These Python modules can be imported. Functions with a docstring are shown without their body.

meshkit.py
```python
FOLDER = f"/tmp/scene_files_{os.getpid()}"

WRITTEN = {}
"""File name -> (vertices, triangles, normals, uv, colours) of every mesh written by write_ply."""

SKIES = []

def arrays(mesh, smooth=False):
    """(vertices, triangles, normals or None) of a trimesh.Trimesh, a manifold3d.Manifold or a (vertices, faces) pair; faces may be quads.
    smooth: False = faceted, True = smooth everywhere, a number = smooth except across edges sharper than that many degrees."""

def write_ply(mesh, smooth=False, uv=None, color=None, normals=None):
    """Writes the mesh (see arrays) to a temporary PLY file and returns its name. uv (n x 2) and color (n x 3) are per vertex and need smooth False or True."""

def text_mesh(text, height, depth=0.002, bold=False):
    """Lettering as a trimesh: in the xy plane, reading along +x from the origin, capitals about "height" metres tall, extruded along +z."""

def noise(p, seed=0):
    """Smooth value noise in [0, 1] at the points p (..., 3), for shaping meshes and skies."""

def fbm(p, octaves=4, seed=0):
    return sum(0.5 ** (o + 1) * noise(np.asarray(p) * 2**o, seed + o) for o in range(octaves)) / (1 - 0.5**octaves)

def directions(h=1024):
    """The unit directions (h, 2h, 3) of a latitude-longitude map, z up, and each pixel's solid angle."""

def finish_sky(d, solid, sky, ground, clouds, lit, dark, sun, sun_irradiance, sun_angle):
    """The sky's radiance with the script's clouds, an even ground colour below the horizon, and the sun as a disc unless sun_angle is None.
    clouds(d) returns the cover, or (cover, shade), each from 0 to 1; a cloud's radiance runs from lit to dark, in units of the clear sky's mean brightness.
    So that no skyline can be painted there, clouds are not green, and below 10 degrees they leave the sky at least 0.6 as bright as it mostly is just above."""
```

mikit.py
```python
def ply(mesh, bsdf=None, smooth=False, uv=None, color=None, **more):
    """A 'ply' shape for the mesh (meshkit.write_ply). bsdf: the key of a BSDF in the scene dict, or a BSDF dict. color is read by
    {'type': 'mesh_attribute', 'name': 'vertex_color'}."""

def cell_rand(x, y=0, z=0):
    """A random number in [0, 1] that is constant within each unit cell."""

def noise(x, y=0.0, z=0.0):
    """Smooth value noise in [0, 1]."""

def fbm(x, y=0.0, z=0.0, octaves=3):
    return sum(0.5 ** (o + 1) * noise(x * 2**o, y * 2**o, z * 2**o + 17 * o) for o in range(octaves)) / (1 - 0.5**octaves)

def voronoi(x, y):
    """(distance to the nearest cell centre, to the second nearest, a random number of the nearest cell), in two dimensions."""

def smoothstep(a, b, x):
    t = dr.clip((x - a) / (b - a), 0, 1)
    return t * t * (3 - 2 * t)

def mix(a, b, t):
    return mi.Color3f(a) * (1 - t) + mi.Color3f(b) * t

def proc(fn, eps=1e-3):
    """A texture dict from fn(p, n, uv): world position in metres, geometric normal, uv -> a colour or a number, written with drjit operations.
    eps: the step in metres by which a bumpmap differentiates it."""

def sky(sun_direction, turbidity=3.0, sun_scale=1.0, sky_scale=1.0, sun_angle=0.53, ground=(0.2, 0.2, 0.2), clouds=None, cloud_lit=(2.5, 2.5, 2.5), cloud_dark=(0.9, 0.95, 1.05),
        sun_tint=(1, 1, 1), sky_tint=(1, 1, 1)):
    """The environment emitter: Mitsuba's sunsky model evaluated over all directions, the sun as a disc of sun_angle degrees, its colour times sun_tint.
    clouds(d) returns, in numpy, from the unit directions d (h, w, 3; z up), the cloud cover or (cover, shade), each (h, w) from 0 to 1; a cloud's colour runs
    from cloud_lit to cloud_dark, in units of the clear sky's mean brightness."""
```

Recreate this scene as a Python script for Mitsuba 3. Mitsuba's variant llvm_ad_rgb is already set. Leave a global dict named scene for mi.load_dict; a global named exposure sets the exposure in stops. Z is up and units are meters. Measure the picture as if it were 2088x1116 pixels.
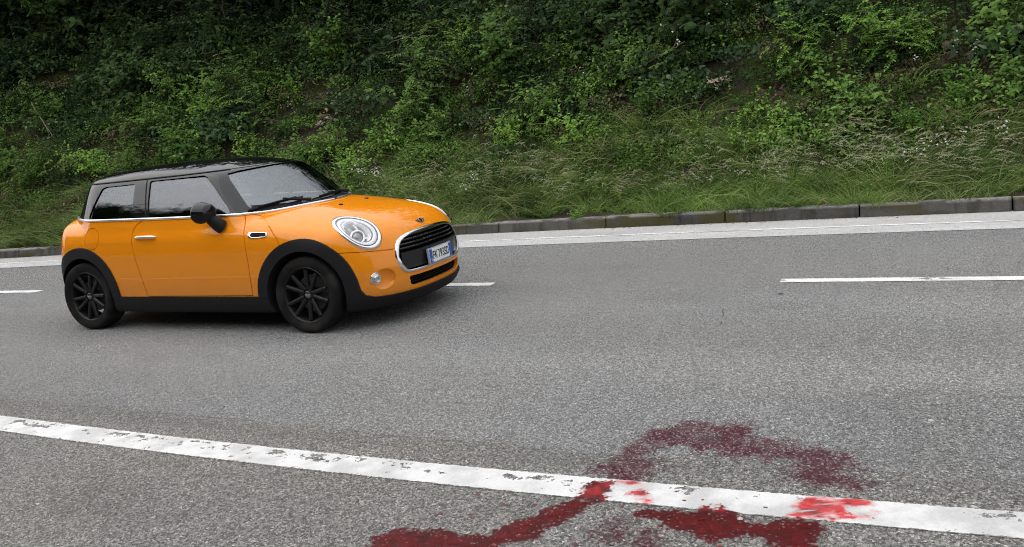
import math, numpy as np, trimesh, mitsuba as mi, mikit, meshkit, drjit as dr
import manifold3d as m3
from manifold3d import Manifold, CrossSection
from scipy.interpolate import PchipInterpolator
from mikit import noise, fbm, voronoi, smoothstep, mix, proc, cell_rand

scene, labels = {}, {}
T = mi.ScalarTransform4f

# ------------------------------------------------------------------ camera
EYE = np.array([0.0, 0.0, 1.586])                    # eye height of somebody standing on the hard shoulder
YAW, PITCH, ROLL = 0.46619, 0.18628, -0.10885
right0 = np.array([math.cos(YAW), math.sin(YAW), 0])
FWD = np.array([-math.sin(YAW) * math.cos(PITCH), math.cos(YAW) * math.cos(PITCH), -math.sin(PITCH)])
up0 = np.cross(right0, FWD)
UP = -right0 * math.sin(ROLL) + up0 * math.cos(ROLL)
scene['camera'] = {'type': 'perspective', 'fov': math.degrees(2 * math.atan(1044 / 1788.0)), 'fov_axis': 'x', 'near_clip': 0.05, 'far_clip': 3000.0,
                   'to_world': T().look_at(origin=EYE.tolist(), target=(EYE + FWD).tolist(), up=UP.tolist())}

# ------------------------------------------------------------------ overcast sky
SUN = np.array([-.60, -.28, .75]) / np.linalg.norm([-.60, -.28, .75])
def overcast(d):
    """An even cover, brighter towards the zenith and in a broad glow about the hidden sun."""
    n = meshkit.fbm(d * np.array([2.2, 2.2, 5.0]) + 7.3, 5, 3); ang = np.degrees(np.arccos(np.clip(d @ SUN, -1, 1)))
    bright = .25 * np.clip(1.6 - (n - .3) * 2.4, 0, 1) + .20 * np.clip(d[..., 2], 0, 1) + .55 * np.exp(-(ang / 48) ** 2)
    return np.ones(d.shape[:2]), 1 - np.clip(bright, 0, 1)

scene['sky'] = mikit.sky(SUN.tolist(), turbidity=4, sun_scale=0.06, sky_scale=1.0, sun_angle=85, clouds=overcast,
                         cloud_lit=(3.0, 3.04, 3.12), cloud_dark=(0.50, 0.53, 0.59), ground=(0.12, 0.12, 0.10))
exposure = 2.9

# ------------------------------------------------------------------ helpers
def numbered(key):
    if key not in USED:
        USED.add(key); return key
    k = 1
    while '%s_%03d' % (key, k) in USED: k += 1
    key = '%s_%03d' % (key, k); USED.add(key); return key
USED = set()

def tag(key, label=None, cat=None, group=None, kind=None):
    labels[key] = {k: v for k, v in (('label', label), ('category', cat), ('group', group), ('kind', kind)) if v}

def put(key, mesh, bsdf, smooth=False, uv=None, color=None, **more):
    key = numbered(key)
    scene[key] = mikit.ply(mesh, bsdf, smooth, uv, color, **more)
    return key

def tm(m):
    if hasattr(m, 'to_mesh'):
        q = m.to_mesh(); return trimesh.Trimesh(np.array(q.vert_properties[:, :3]), np.array(q.tri_verts), process=False)
    return m
def cat(ms): return trimesh.util.concatenate([tm(m) for m in ms])
def mfold(v, f): return Manifold(m3.Mesh(np.asarray(v, np.float32), np.asarray(f, np.uint32)))

def prof(*p):
    p = np.array(p, float); g = np.linspace(p[0, 0], p[-1, 0], 600); v = PchipInterpolator(p[:, 0], p[:, 1])(g)
    return lambda t: np.interp(t, g, v)

def tube(path, r, n=8, closed=False, cap=True):
    """Round bar of radius r (number or per point) along a path."""
    P = np.asarray(path, float); m = len(P); r = np.broadcast_to(np.asarray(r, float), (m,))
    t = (np.roll(P, -1, 0) - np.roll(P, 1, 0)) if closed else np.gradient(P, axis=0)
    t = t / np.maximum(np.linalg.norm(t, axis=1, keepdims=True), 1e-9)
    ref = np.array([0, 0, 1.0]) if abs(t[0, 2]) < 0.9 else np.array([1.0, 0, 0])
    N = []; u = np.cross(t[0], ref); u /= np.linalg.norm(u)
    for k in range(m):
        u = u - t[k] * (u @ t[k]); u /= max(np.linalg.norm(u), 1e-9); N.append(u)
    N = np.array(N); B = np.cross(t, N); a = np.arange(n) * 2 * np.pi / n
    V = P[:, None] + r[:, None, None] * (np.cos(a)[None, :, None] * N[:, None] + np.sin(a)[None, :, None] * B[:, None])
    V = V.reshape(-1, 3); F = []
    for k in range(m if closed else m - 1):
        k2 = (k + 1) % m
        for j in range(n):
            j2 = (j + 1) % n
            F += [[k * n + j, k * n + j2, k2 * n + j2], [k * n + j, k2 * n + j2, k2 * n + j]]
    if cap and not closed:
        V = np.vstack([V, P[:1], P[-1:]])
        for j in range(n):
            F += [[len(V) - 2, (j + 1) % n, j], [len(V) - 1, (m - 1) * n + j, (m - 1) * n + (j + 1) % n]]
    return trimesh.Trimesh(V, np.array(F), process=False)

def lathe(pts, n=48):
    """Turned solid round the y axis: pts = (radius, y) list, closed profile."""
    m = trimesh.creation.revolve(np.array(pts), sections=n)
    m.apply_transform(np.array([[1, 0, 0, 0], [0, 0, 1, 0], [0, -1, 0, 0], [0, 0, 0, 1.0]]))
    m.fix_normals(); return m

# ------------------------------------------------------------------ materials
def rgb(*c): return {'type': 'rgb', 'value': list(c)}
def mat(key, d):
    scene[key] = {'type': 'twosided', 'bsdf': d} if d['type'] in ('principled', 'roughplastic', 'roughconductor', 'diffuse', 'bumpmap', 'plastic', 'conductor') else d
    return key
def paint_tone(p, n, uv):
    d = smoothstep(.62, .26, p.z) * smoothstep(.30, .75, fbm(p.x * 5, p.z * 9, p.y * 2, 4) + .25 * noise(p.x * 90, p.z * 90, 3)); return mix((.90, .288, .010), (.33, .20, .09), .22 * d)     # road dust along the sills
mat('car_paint', {'type': 'plastic', 'diffuse_reflectance': proc(paint_tone), 'int_ior': 1.5, 'nonlinear': False})
mat('gloss_black', {'type': 'plastic', 'diffuse_reflectance': rgb(.008, .008, .009), 'int_ior': 1.55})
mat('black_panel', {'type': 'principled', 'base_color': rgb(.012, .012, .013), 'roughness': .3, 'specular': .5})
mat('black_plastic', {'type': 'principled', 'base_color': rgb(.012, .012, .014), 'roughness': .6, 'specular': .22})
mat('dark_trim', {'type': 'principled', 'base_color': rgb(.012, .012, .012), 'roughness': .8, 'specular': .2})
mat('rubber', {'type': 'principled', 'base_color': rgb(.012, .012, .012), 'roughness': .6, 'specular': .3})
mat('tyre', {'type': 'principled', 'base_color': proc(lambda p, n, uv: mix((.011, .011, .011), (.040, .037, .034), smoothstep(.4, .8, fbm(p.x * 9, p.y * 9, p.z * 9, 3)) * .6)), 'roughness': .85, 'specular': .15})
mat('rim_black', {'type': 'principled', 'base_color': rgb(.009, .009, .010), 'roughness': .42, 'specular': .35})
mat('brake_steel', {'type': 'principled', 'base_color': rgb(.10, .10, .10), 'roughness': .5, 'metallic': .6})
mat('chrome', {'type': 'roughconductor', 'material': 'Cr', 'alpha': .06, 'specular_reflectance': 1.0})
mat('chrome', {'type': 'principled', 'base_color': rgb(.82, .82, .83), 'roughness': .07, 'metallic': 1.0})
mat('chrome_trim', {'type': 'principled', 'base_color': rgb(.86, .86, .87), 'roughness': .28, 'metallic': 1.0})
mat('dark_chrome', {'type': 'principled', 'base_color': rgb(.25, .25, .26), 'roughness': .2, 'metallic': 1.0})
mat('mirror_glass', {'type': 'principled', 'base_color': rgb(.7, .7, .72), 'roughness': .05, 'metallic': 1.0})
mat('lamp_white', {'type': 'principled', 'base_color': rgb(.80, .81, .83), 'roughness': .25, 'specular': .6})
mat('lamp_bowl', {'type': 'principled', 'base_color': rgb(.58, .59, .61), 'roughness': .3, 'metallic': .7})
mat('tail_red', {'type': 'principled', 'base_color': rgb(.35, .01, .01), 'roughness': .1, 'clearcoat': 1.0})
mat('seat_cloth', {'type': 'principled', 'base_color': rgb(.02, .02, .022), 'roughness': .9})
mat('plate_white', {'type': 'principled', 'base_color': rgb(.75, .76, .76), 'roughness': .35})
mat('plate_grey', {'type': 'principled', 'base_color': rgb(.32, .34, .36), 'roughness': .4})
mat('plate_blue', {'type': 'principled', 'base_color': rgb(.03, .10, .42), 'roughness': .35})
mat('plate_ink', {'type': 'principled', 'base_color': rgb(.02, .02, .02), 'roughness': .5})
def car_pane(w, r, t): return {'type': 'blendbsdf', 'weight': w, 'a': {'type': 'thindielectric', 'int_ior': 1.06, 'specular_transmittance': rgb(*t)},
    'b': {'type': 'twosided', 'bsdf': {'type': 'roughconductor', 'material': 'none', 'alpha': .004, 'specular_reflectance': rgb(*r)}}}      # tinted, lightly mirrored glass
scene['car_glass'] = car_pane(.64, (.205, .216, .232), (.95, 1.0, .97))
scene['screen_glass'] = car_pane(.68, (.305, .32, .335), (.90, 1.0, .95))
mat('lens', {'type': 'thindielectric', 'int_ior': 1.49})
# ================================================================== ROAD, KERB, BANK
def bend(x, a, b, c, lo, hi):
    """A gently bent line a + b x + c x^2, straight on beyond lo and hi."""
    t = np.clip(x, lo, hi); return a + b * t + c * t * t + (b + 2 * c * t) * (x - t)
def y_kerb(x): return bend(np.asarray(x, float), 10.170, 0.0, -.00378, -20, 3)
def y_far(x): return y_kerb(x) - 1.010                   # inner edge of the far white line
def y_mid(x): return bend(np.asarray(x, float), 7.065, 0.0, -.00168, -16, 3)
def y_near(x): return bend(np.asarray(x, float), 3.291, .0399, .00912, -6, 3)
def y_seam(x): return y_near(x) + .27 + .03 * np.sin(np.asarray(x, float) * 1.3)

XS = np.concatenate([np.linspace(-260, -30, 24)[:-1], np.linspace(-30, 10, 161), np.linspace(10, 240, 24)[1:]])
def strip(y0, y1, z, xs=XS, thick=0.0):
    """Sheet between two curves y0(x), y1(x) at height z."""
    a = np.stack([xs, y0(xs), 0 * xs + z], 1); b = np.stack([xs, y1(xs), 0 * xs + z], 1); n = len(xs)
    f = [[k, k + 1, n + k + 1] for k in range(n - 1)] + [[k, n + k + 1, n + k] for k in range(n - 1)]
    return trimesh.Trimesh(np.vstack([a, b]), np.array(f), process=False)

# ---- the bank that rises behind the kerb
BANK = prof((-1, .10), (0, .118), (.12, .125), (.45, .135), (.9, .25), (1.5, .58), (2.2, 1.12), (3.0, 1.80), (4.0, 2.75), (5.0, 3.65), (7.0, 5.0), (10, 6.6), (16, 8.4), (30, 11), (200, 16))
def bank_z(x, s):
    x, s = np.asarray(x, float), np.asarray(s, float)
    P = np.stack(np.broadcast_arrays(x, s, 0 * x), -1)
    n = (meshkit.fbm(P * np.array([.55, .8, 1]) + 3.1, 4, 5) - .5) * 1.1 * np.clip((s - .5) / 2.5, 0, 1) + (meshkit.fbm(P * 3.0 + 9, 3, 8) - .5) * .10 * np.clip(s / .4, .15, 1)
    return BANK(s) + n
def bank(x, s): return np.stack([np.asarray(x, float), y_kerb(x) + .13 + np.asarray(s, float), bank_z(x, s)], -1)

# ---- materials of the ground
def lerp(a, b, t): return a + (b - a) * t
def d_near(p):
    x = dr.clip(p.x, -6, 3); return p.y - (3.291 + .0399 * x + .00912 * x * x + (.0399 + .01824 * x) * (p.x - x))
def seg(p, a, b):
    """Distance from p to the segment a-b on the ground, with the joint wandering a little."""
    ax, ay, bx, by = *a, *b; L2 = (bx - ax) ** 2 + (by - ay) ** 2
    t = dr.clip(((p.x - ax) * (bx - ax) + (p.y - ay) * (by - ay)) / L2, 0, 1)
    w = (noise(p.x * 9, p.y * 9, 4) - .5) * .05
    return dr.sqrt(dr.square(p.x - ax - t * (bx - ax) + w) + dr.square(p.y - ay - t * (by - ay)))
def stones(p, f):
    d1, d2, r = voronoi(p.x * f, p.y * f); return d1, d2, r
CRACKS = [((-3.62, 5.95), (-3.55, 5.70)), ((-1.42, 6.15), (-1.36, 5.72)), ((-1.36, 5.72), (-1.44, 5.5))]
def asphalt_tone(p):
    """(grey level, warmth) of the rolled asphalt: stones of many tones in dark binder."""
    dn = d_near(p)
    sh = 1 - smoothstep(.20, .36, dn + (noise(p.x * 2, p.y * 6) - .5) * .12)                      # 1 on the hard shoulder, laid with a coarser mix
    a1, a2, ar = stones(p, 104.0); b1, b2, br = stones(p, 230.0)
    r = lerp(lerp(ar, br, .40), lerp(ar, br, .30), sh)
    edge = smoothstep(.02, .28, a2 - a1)
    g = lerp(.050, .046, sh) + lerp(.375, .38, sh) * dr.power(r, 1.30)
    g = g * (.56 + .44 * edge) * (.72 + .56 * noise(p.x * 420, p.y * 420, 7))
    g = g + .16 * smoothstep(.955, .99, ar) * edge                                                   # a few pale quartz stones
    big = fbm(p.x * .35, p.y * 1.1, 2, 4); g = g * (.88 + .24 * big); oil = smoothstep(.62, .78, fbm(p.x * .55 + 4, p.y * 1.6, 5, 4)); g = g * (1 - .13 * oil)
    lane = p.y - 4.55
    track = dr.exp(-dr.square((lane - .25) / .32)) + dr.exp(-dr.square((lane - 1.75) / .32))          # two paler, polished wheel tracks
    g = g * (1 + .10 * track * (1 - sh)) * lerp(1.0, .90, sh)
    # old joint between lane and shoulder, and a few cracks
    jd = dr.abs(dn - .27 - .03 * dr.sin(p.x * 1.3) + (noise(p.x * 6, 3, 3) - .5) * .03)
    joint = .6 * (1 - smoothstep(.0015, .007, jd)) * smoothstep(.48, .66, fbm(p.x * 1.7, 5, 8, 3))
    g = g * (1 - .14 * (1 - smoothstep(.0, .16, dr.abs(dn - .20))))
    ck = mi.Float(9)
    for a, b in CRACKS: ck = dr.minimum(ck, seg(p, a, b))
    crack = (1 - smoothstep(.0015, .007, ck)) * smoothstep(.30, .45, noise(p.x * 14, p.y * 14, 1))
    g = g * (1 - .85 * dr.maximum(joint, crack))
    return g, sh, ar, br
def asphalt(p, n, uv):
    g, sh, ar, br = asphalt_tone(p)
    w = lerp(.018, .060, sh) + (br - .5) * .06 + .05 * (fbm(p.x * .8, p.y * .8, 6) - .5)
    return mi.Color3f(g * (1 + w), g * (1 + .15 * w), g * (1 - w))
mat('asphalt', {'type': 'principled', 'base_color': proc(asphalt), 'roughness': .72, 'specular': .35})
def asphalt_h(p, n, uv):
    a1, a2, r = stones(p, 104.0); return smoothstep(.0, .35, a2 - a1) * (.5 + .5 * r)
scene['asphalt'] = {'type': 'twosided', 'bsdf': {'type': 'bumpmap', 'arbitrary': proc(asphalt_h, .002), 'scale': .0022, 'bsdf': scene['asphalt']['bsdf']}}

def paint_cover(p, worn, f=6.0):
    """Where the road paint is still there: worn off in scuffed patches, stone by stone."""
    a1, a2, r = stones(p, 104.0)
    k = fbm(p.x * f, p.y * f * 1.5, 9, 4) + .35 * (fbm(p.x * f * 5, p.y * f * 5, 3, 2) - .5) + .10 * (r - .5)
    return 1 - smoothstep(worn, worn + .025, k)
def near_cover(p, n, uv):
    dn = d_near(p); patch = smoothstep(-.125, -.075, dn) * (1 - smoothstep(-.030, -.012, dn))                                             # the outer half is more worn
    e = dr.minimum(-dn, dn + .192) + (noise(p.x * 70, p.y * 70, 2) - .5) * .009
    left = smoothstep(-.5, -3.0, p.x)
    c = paint_cover(p, lerp(.80, lerp(.69, .625, left), patch), 15.0)
    return c * smoothstep(-.002, .002, e)
def dirty_white(p, lo=.50, hi=.78):
    s = fbm(p.x * 9, p.y * 9, 1, 4); r = noise(p.x * 160, p.y * 160, 0); q = lerp(lo, hi, smoothstep(.25, .7, s) * .7 + .3 * r)
    return mi.Color3f(q * 1.0, q * .995, q * .98)
def ground_tone(p):
    """What the road shows at p before anything is spilt: asphalt, or worn paint over it."""
    c = near_cover(p, None, None); return mix(asphalt(p, None, None), dirty_white(p, .46, .70), c)
mat('worn_white_paint', {'type': 'principled', 'base_color': proc(lambda p, n, uv: ground_tone(p)), 'roughness': .58, 'specular': .35})
def dash_cover(p, n, uv): return paint_cover(p, .80, 5.0) * smoothstep(-.1, .12, fbm(p.x * 20, p.y * 20, 1, 3) - .40 + uv.x * 6)
mat('dash_paint', {'type': 'principled', 'base_color': proc(lambda p, n, uv: mix(asphalt(p, n, uv), dirty_white(p, .56, .74), dash_cover(p, n, uv))), 'roughness': .58, 'specular': .35})
def speckled(p, n, uv):
    a1, a2, r = voronoi(p.x * 60, p.y * 60); s = fbm(p.x * 1.5, p.y * 4, 2, 3); g = (.33 + .15 * dr.power(r, .6)) * (.86 + .28 * s)
    g = g * (1 - .45 * smoothstep(.90, .96, r) * smoothstep(.35, .6, s))
    return mi.Color3f(g * 1.0, g * .99, g * .975)
mat('far_paint', {'type': 'principled', 'base_color': proc(speckled), 'roughness': .7, 'specular': .3})
def gutter_tone(p, n, uv):
    r = noise(p.x * 55, p.y * 55, 3); s = fbm(p.x * 1.1, p.y * 3, 5, 4); g = (.30 + .12 * r) * (.84 + .32 * s); return mi.Color3f(g, g * .985, g * .965)
mat('gutter_concrete', {'type': 'principled', 'base_color': proc(gutter_tone), 'roughness': .8, 'specular': .25})
def kerb_tone(p, n, uv):
    r = noise(p.x * 90, p.y * 90, p.z * 90); s = fbm(p.x * 3 + uv.x * 40, p.z * 8, 2, 4); m = smoothstep(.55, .70, fbm(p.x * 2.2, p.z * 5, 8, 4))
    g = (.062 + .040 * r) * (.70 + .6 * s) * (.8 + .4 * uv.x)
    streak = smoothstep(.5, .75, fbm(p.x * 16 + uv.x * 9, p.z * 2.0, 4, 4)); g = g * (1 - .35 * streak) * (.82 + .36 * fbm(p.x * 1.1, 2, 7, 3)); c = mi.Color3f(g * 1.05, g, g * .92)
    c = mix(c, mi.Color3f(.065, .060, .018), .75 * m)                                                  # moss and lichen
    top = smoothstep(.105, .132, p.z); return mix(c, mi.Color3f(.26, .25, .235) * (.7 + .6 * r), .75 * top * smoothstep(.35, .6, fbm(p.x * 6, p.y * 20, 1)))
mat('kerb_concrete', {'type': 'principled', 'base_color': proc(kerb_tone), 'roughness': .85, 'specular': .2})
def soil_tone(p, n, uv):
    r = noise(p.x * 60, p.y * 60, p.z * 60); s = fbm(p.x * 2, p.y * 2, p.z * 2, 4); g = .020 + .05 * r * s
    moss = smoothstep(.42, .62, fbm(p.x * 4, p.y * 4, p.z * 4 + 9, 4)); red = smoothstep(.60, .78, fbm(p.x * .9, p.y * .9, p.z * .9 + 4, 3))
    return mix(mix(mi.Color3f(g * 1.15, g * .95, g * .72), mi.Color3f(g * 1.9, g * 1.05, g * .75), red), mi.Color3f(.030 + .03 * r, .042 + .04 * r, .014), .75 * moss)
mat('soil', {'type': 'principled', 'base_color': proc(soil_tone), 'roughness': .95, 'specular': .1})
def turf_tone(p, n, uv):
    s = fbm(p.x * .6, p.y * .6, 2, 4); r = noise(p.x * 14, p.y * 14, 1); return mix(mi.Color3f(.035, .050, .018), mi.Color3f(.09, .10, .04), s * .6 + r * .4)
mat('turf', {'type': 'principled', 'base_color': proc(turf_tone), 'roughness': .95, 'specular': .1})

# ---- ground, road, markings
g = trimesh.creation.box([2400, 2400, .2]); g.apply_translation([0, 0, -.40]); put('ground', g, 'turf'); tag('ground', kind='structure')
def fine(y0, y1, z): return strip(y0, y1, z)
put('road', strip(lambda x: 0 * x - 3.0, lambda x: y_kerb(x) - .56, 0.0), 'asphalt'); tag('road', kind='structure')
put('gutter', strip(lambda x: y_kerb(x) - .56, lambda x: y_kerb(x) + .05, .004), 'gutter_concrete'); tag('gutter', kind='structure')
put('road_marking', strip(lambda x: y_near(x) - .20, lambda x: y_near(x) + .006, .002), 'worn_white_paint')
tag('road_marking', 'worn solid white edge line crossing the bottom of the scene, smeared with red', 'road marking')
put('road_marking', strip(y_far, lambda x: y_kerb(x) - .56, .004), 'far_paint')
tag('road_marking_001', 'broad pale edge line along the gutter at the foot of the kerb', 'road marking')
def ridge_cover(p, n, uv): return smoothstep(.40, .55, fbm(p.x * 2.3, p.y * 9, 4, 4))
mat('ridge_paint', {'type': 'principled', 'base_color': proc(lambda p, n, uv: mix(speckled(p, n, uv), (.80, .80, .79), ridge_cover(p, n, uv))), 'roughness': .6})
put('road_marking', strip(lambda x: y_kerb(x) - .60, lambda x: y_kerb(x) - .555, .008), 'ridge_paint')
tag('road_marking_002', 'thin bright broken white line where the gutter meets the pale edge line', 'road marking')
_dl = ['short white centre dash at the left edge of the photo behind the car', 'white centre dash whose end shows in front of the car bumper', 'long white centre dash on the open road at the right, its start faded']
for k, (a, b) in enumerate(((-13.60, -9.93), (-7.37, -3.75), (-1.17, 2.45), (5.05, 8.7), (-19.8, -16.2), (-26, -22.4))):
    xs_ = np.linspace(a, b, 41); m = strip(lambda x: y_mid(x) - .062, lambda x: y_mid(x) + .062, .004, xs_)
    e = np.minimum(xs_ - a, .6) / .6 if k == 2 else np.ones(41)
    kk = put('centre_dash', m, 'dash_paint', uv=np.stack([np.tile(e, 2), np.tile(xs_, 2)], 1))
    tag(kk, _dl[k] if k < 3 else 'white centre dash of the road farther along outside the photo', 'road marking', None if k < 3 else 'centre dashes farther along')

# ---- kerb stones
tag('kerb', kind='structure')
rk = np.random.default_rng(5)
kp = [(0, -.08), (0, .0), (.012, .06), (.026, .118), (.032, .130), (.045, .1365), (.16, .138), (.175, .13), (.18, -.08)]
for k in range(-17, 7):
    x0, x1 = -3.735 + 1.4585 * k + .006 + rk.uniform(0, .003), -3.735 + 1.4585 * (k + 1) - .006 - rk.uniform(0, .003)
    dy, dz, tl = rk.normal(0, .004), rk.normal(0, .003), rk.normal(0, .002)
    sec = []
    for x, sh in [(x0, .004), (x0 + .006, 0)] + [(v, 0) for v in np.linspace(x0 + .08, x1 - .08, 12)] + [(x1 - .006, 0), (x1, .004)]:
        c = np.array(kp); w = (meshkit.fbm(np.stack([c[:, 0] * 0 + x * 9, c[:, 0] * 30, c[:, 1] * 30], -1), 2, 4) - .5) * .006
        sec.append(np.stack([0 * c[:, 0] + x, float(y_kerb(x)) + c[:, 0] + dy + w + sh * (c[:, 0] < .1), c[:, 1] + dz + tl * (x - x0) / 1.4 - sh + w * (c[:, 1] > 0)], 1))
    V = np.vstack(sec); m_ = len(kp); Fc = []
    for i in range(len(sec) - 1):
        for j in range(m_ - 1):
            a, b = i * m_ + j, (i + 1) * m_ + j; Fc += [[a, b, b + 1], [a, b + 1, a + 1]]
    for base, fl in ((0, 1), ((len(sec) - 1) * m_, 0)):
        for j in range(1, m_ - 1): Fc.append([base, base + j, base + j + 1][::1 if fl else -1])
    u = np.full(len(V), rk.uniform(0, 1)); put('kerb__kerb_stone', trimesh.Trimesh(V, np.array(Fc), process=False), 'kerb_concrete', True, uv=np.stack([u, u], 1))

# ---- bank, and the level verge beyond the shoulder behind the camera
bx = np.concatenate([np.linspace(-250, -32, 30)[:-1], np.linspace(-32, 9, 330), np.linspace(9, 230, 30)[1:]])
bs = np.concatenate([[-.02], np.linspace(.0, 8, 110), np.linspace(8, 60, 20)[1:], np.linspace(60, 900, 10)[1:]])
gx, gs = np.meshgrid(bx, bs, indexing='ij'); P = bank(gx, gs).reshape(-1, 3); nx, ns = len(bx), len(bs)
i, j = np.meshgrid(np.arange(nx - 1), np.arange(ns - 1), indexing='ij'); a = (i * ns + j).ravel(); f = np.vstack([np.stack([a, a + ns, a + ns + 1], 1), np.stack([a, a + ns + 1, a + 1], 1)])
put('bank_terrain', trimesh.Trimesh(P, f, process=False), 'soil', True); tag('bank_terrain', kind='structure')
vg = strip(lambda x: 0 * x - 60.0, lambda x: 0 * x - 3.0, -.03); put('verge', vg, 'turf'); tag('verge', kind='structure')
# ================================================================== THE CAR
# built in its own frame: x forwards from the rear axle, y to its left, z up
CX, CY, CYAW, RAKE = -7.0071, 6.1231, 0.0078, 0.062
def world(v):
    v = np.array(v, float); x = v[:, 0] + RAKE * (v[:, 2] - 0.31); c, s = math.cos(CYAW), math.sin(CYAW)
    return np.stack([CX + c * x - s * v[:, 1], CY + s * x + c * v[:, 1], v[:, 2]], 1)

def smax(a, b, k):
    h = np.maximum(k - np.abs(a - b), 0) / k
    return np.maximum(a, b) + h * h * h * k / 6
def smin(a, b, k): return -smax(-a, -b, k)
hoodz=prof((1.4,1.03),(1.9,1.005),(2.1,.988),(2.3,.965),(2.5,.936),(2.7,.905),(2.85,.872),(2.95,.838),(3.05,.785),(3.12,.73),(3.18,.66),(3.25,.54),(3.4,.2))
frontx=prof((.1,3.15),(.17,3.2),(.25,3.245),(.35,3.26),(.45,3.26),(.55,3.24),(.65,3.205),(.72,3.17),(.80,3.11),(.9,3.02),(1.1,2.85))
rearx=prof((.1,-.40),(.2,-.47),(.35,-.535),(.5,-.55),(.7,-.535),(.85,-.51),(1.0,-.47),(1.3,-.36))
sidey=prof((.1,.77),(.17,.80),(.25,.828),(.35,.842),(.5,.85),(.65,.85),(.78,.842),(.88,.825),(.96,.80),(1.03,.76),(1.15,.70))
caby=prof((.7,.83),(.9,.81),(1.0,.785),(1.1,.748),(1.2,.70),(1.3,.645),(1.36,.60),(1.45,.53),(1.6,.4))
roofz=prof((-.7,1.22),(-.45,1.31),(-.2,1.365),(.2,1.403),(.6,1.418),(.9,1.415),(1.2,1.398),(1.5,1.352),(1.7,1.305),(2.0,1.2))
def f_lower(x,y,z):
    a=np.abs(y)
    tf=np.clip((x-1.8)/1.4,0,1); tr=np.clip((.9-x)/1.4,0,1)
    dside=a-(sidey(z)-.075*tf**2-.075*tr**2)
    dtop=(z-(hoodz(x)-.10*(a/.75)**2.6))*.93
    dfront=(x-(frontx(z)-.44*(a/.84)**2.7))*.9
    drear=(rearx(z)+.30*(a/.85)**4-x)*.95
    dbot=.17-z
    d=smax(dtop,dfront,.10)
    d=smax(d,dside,.16+.10*np.clip((x-2.3)/.6,0,1))
    d=smax(d,drear,.14)
    return smax(d,dbot,.06)
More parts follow.
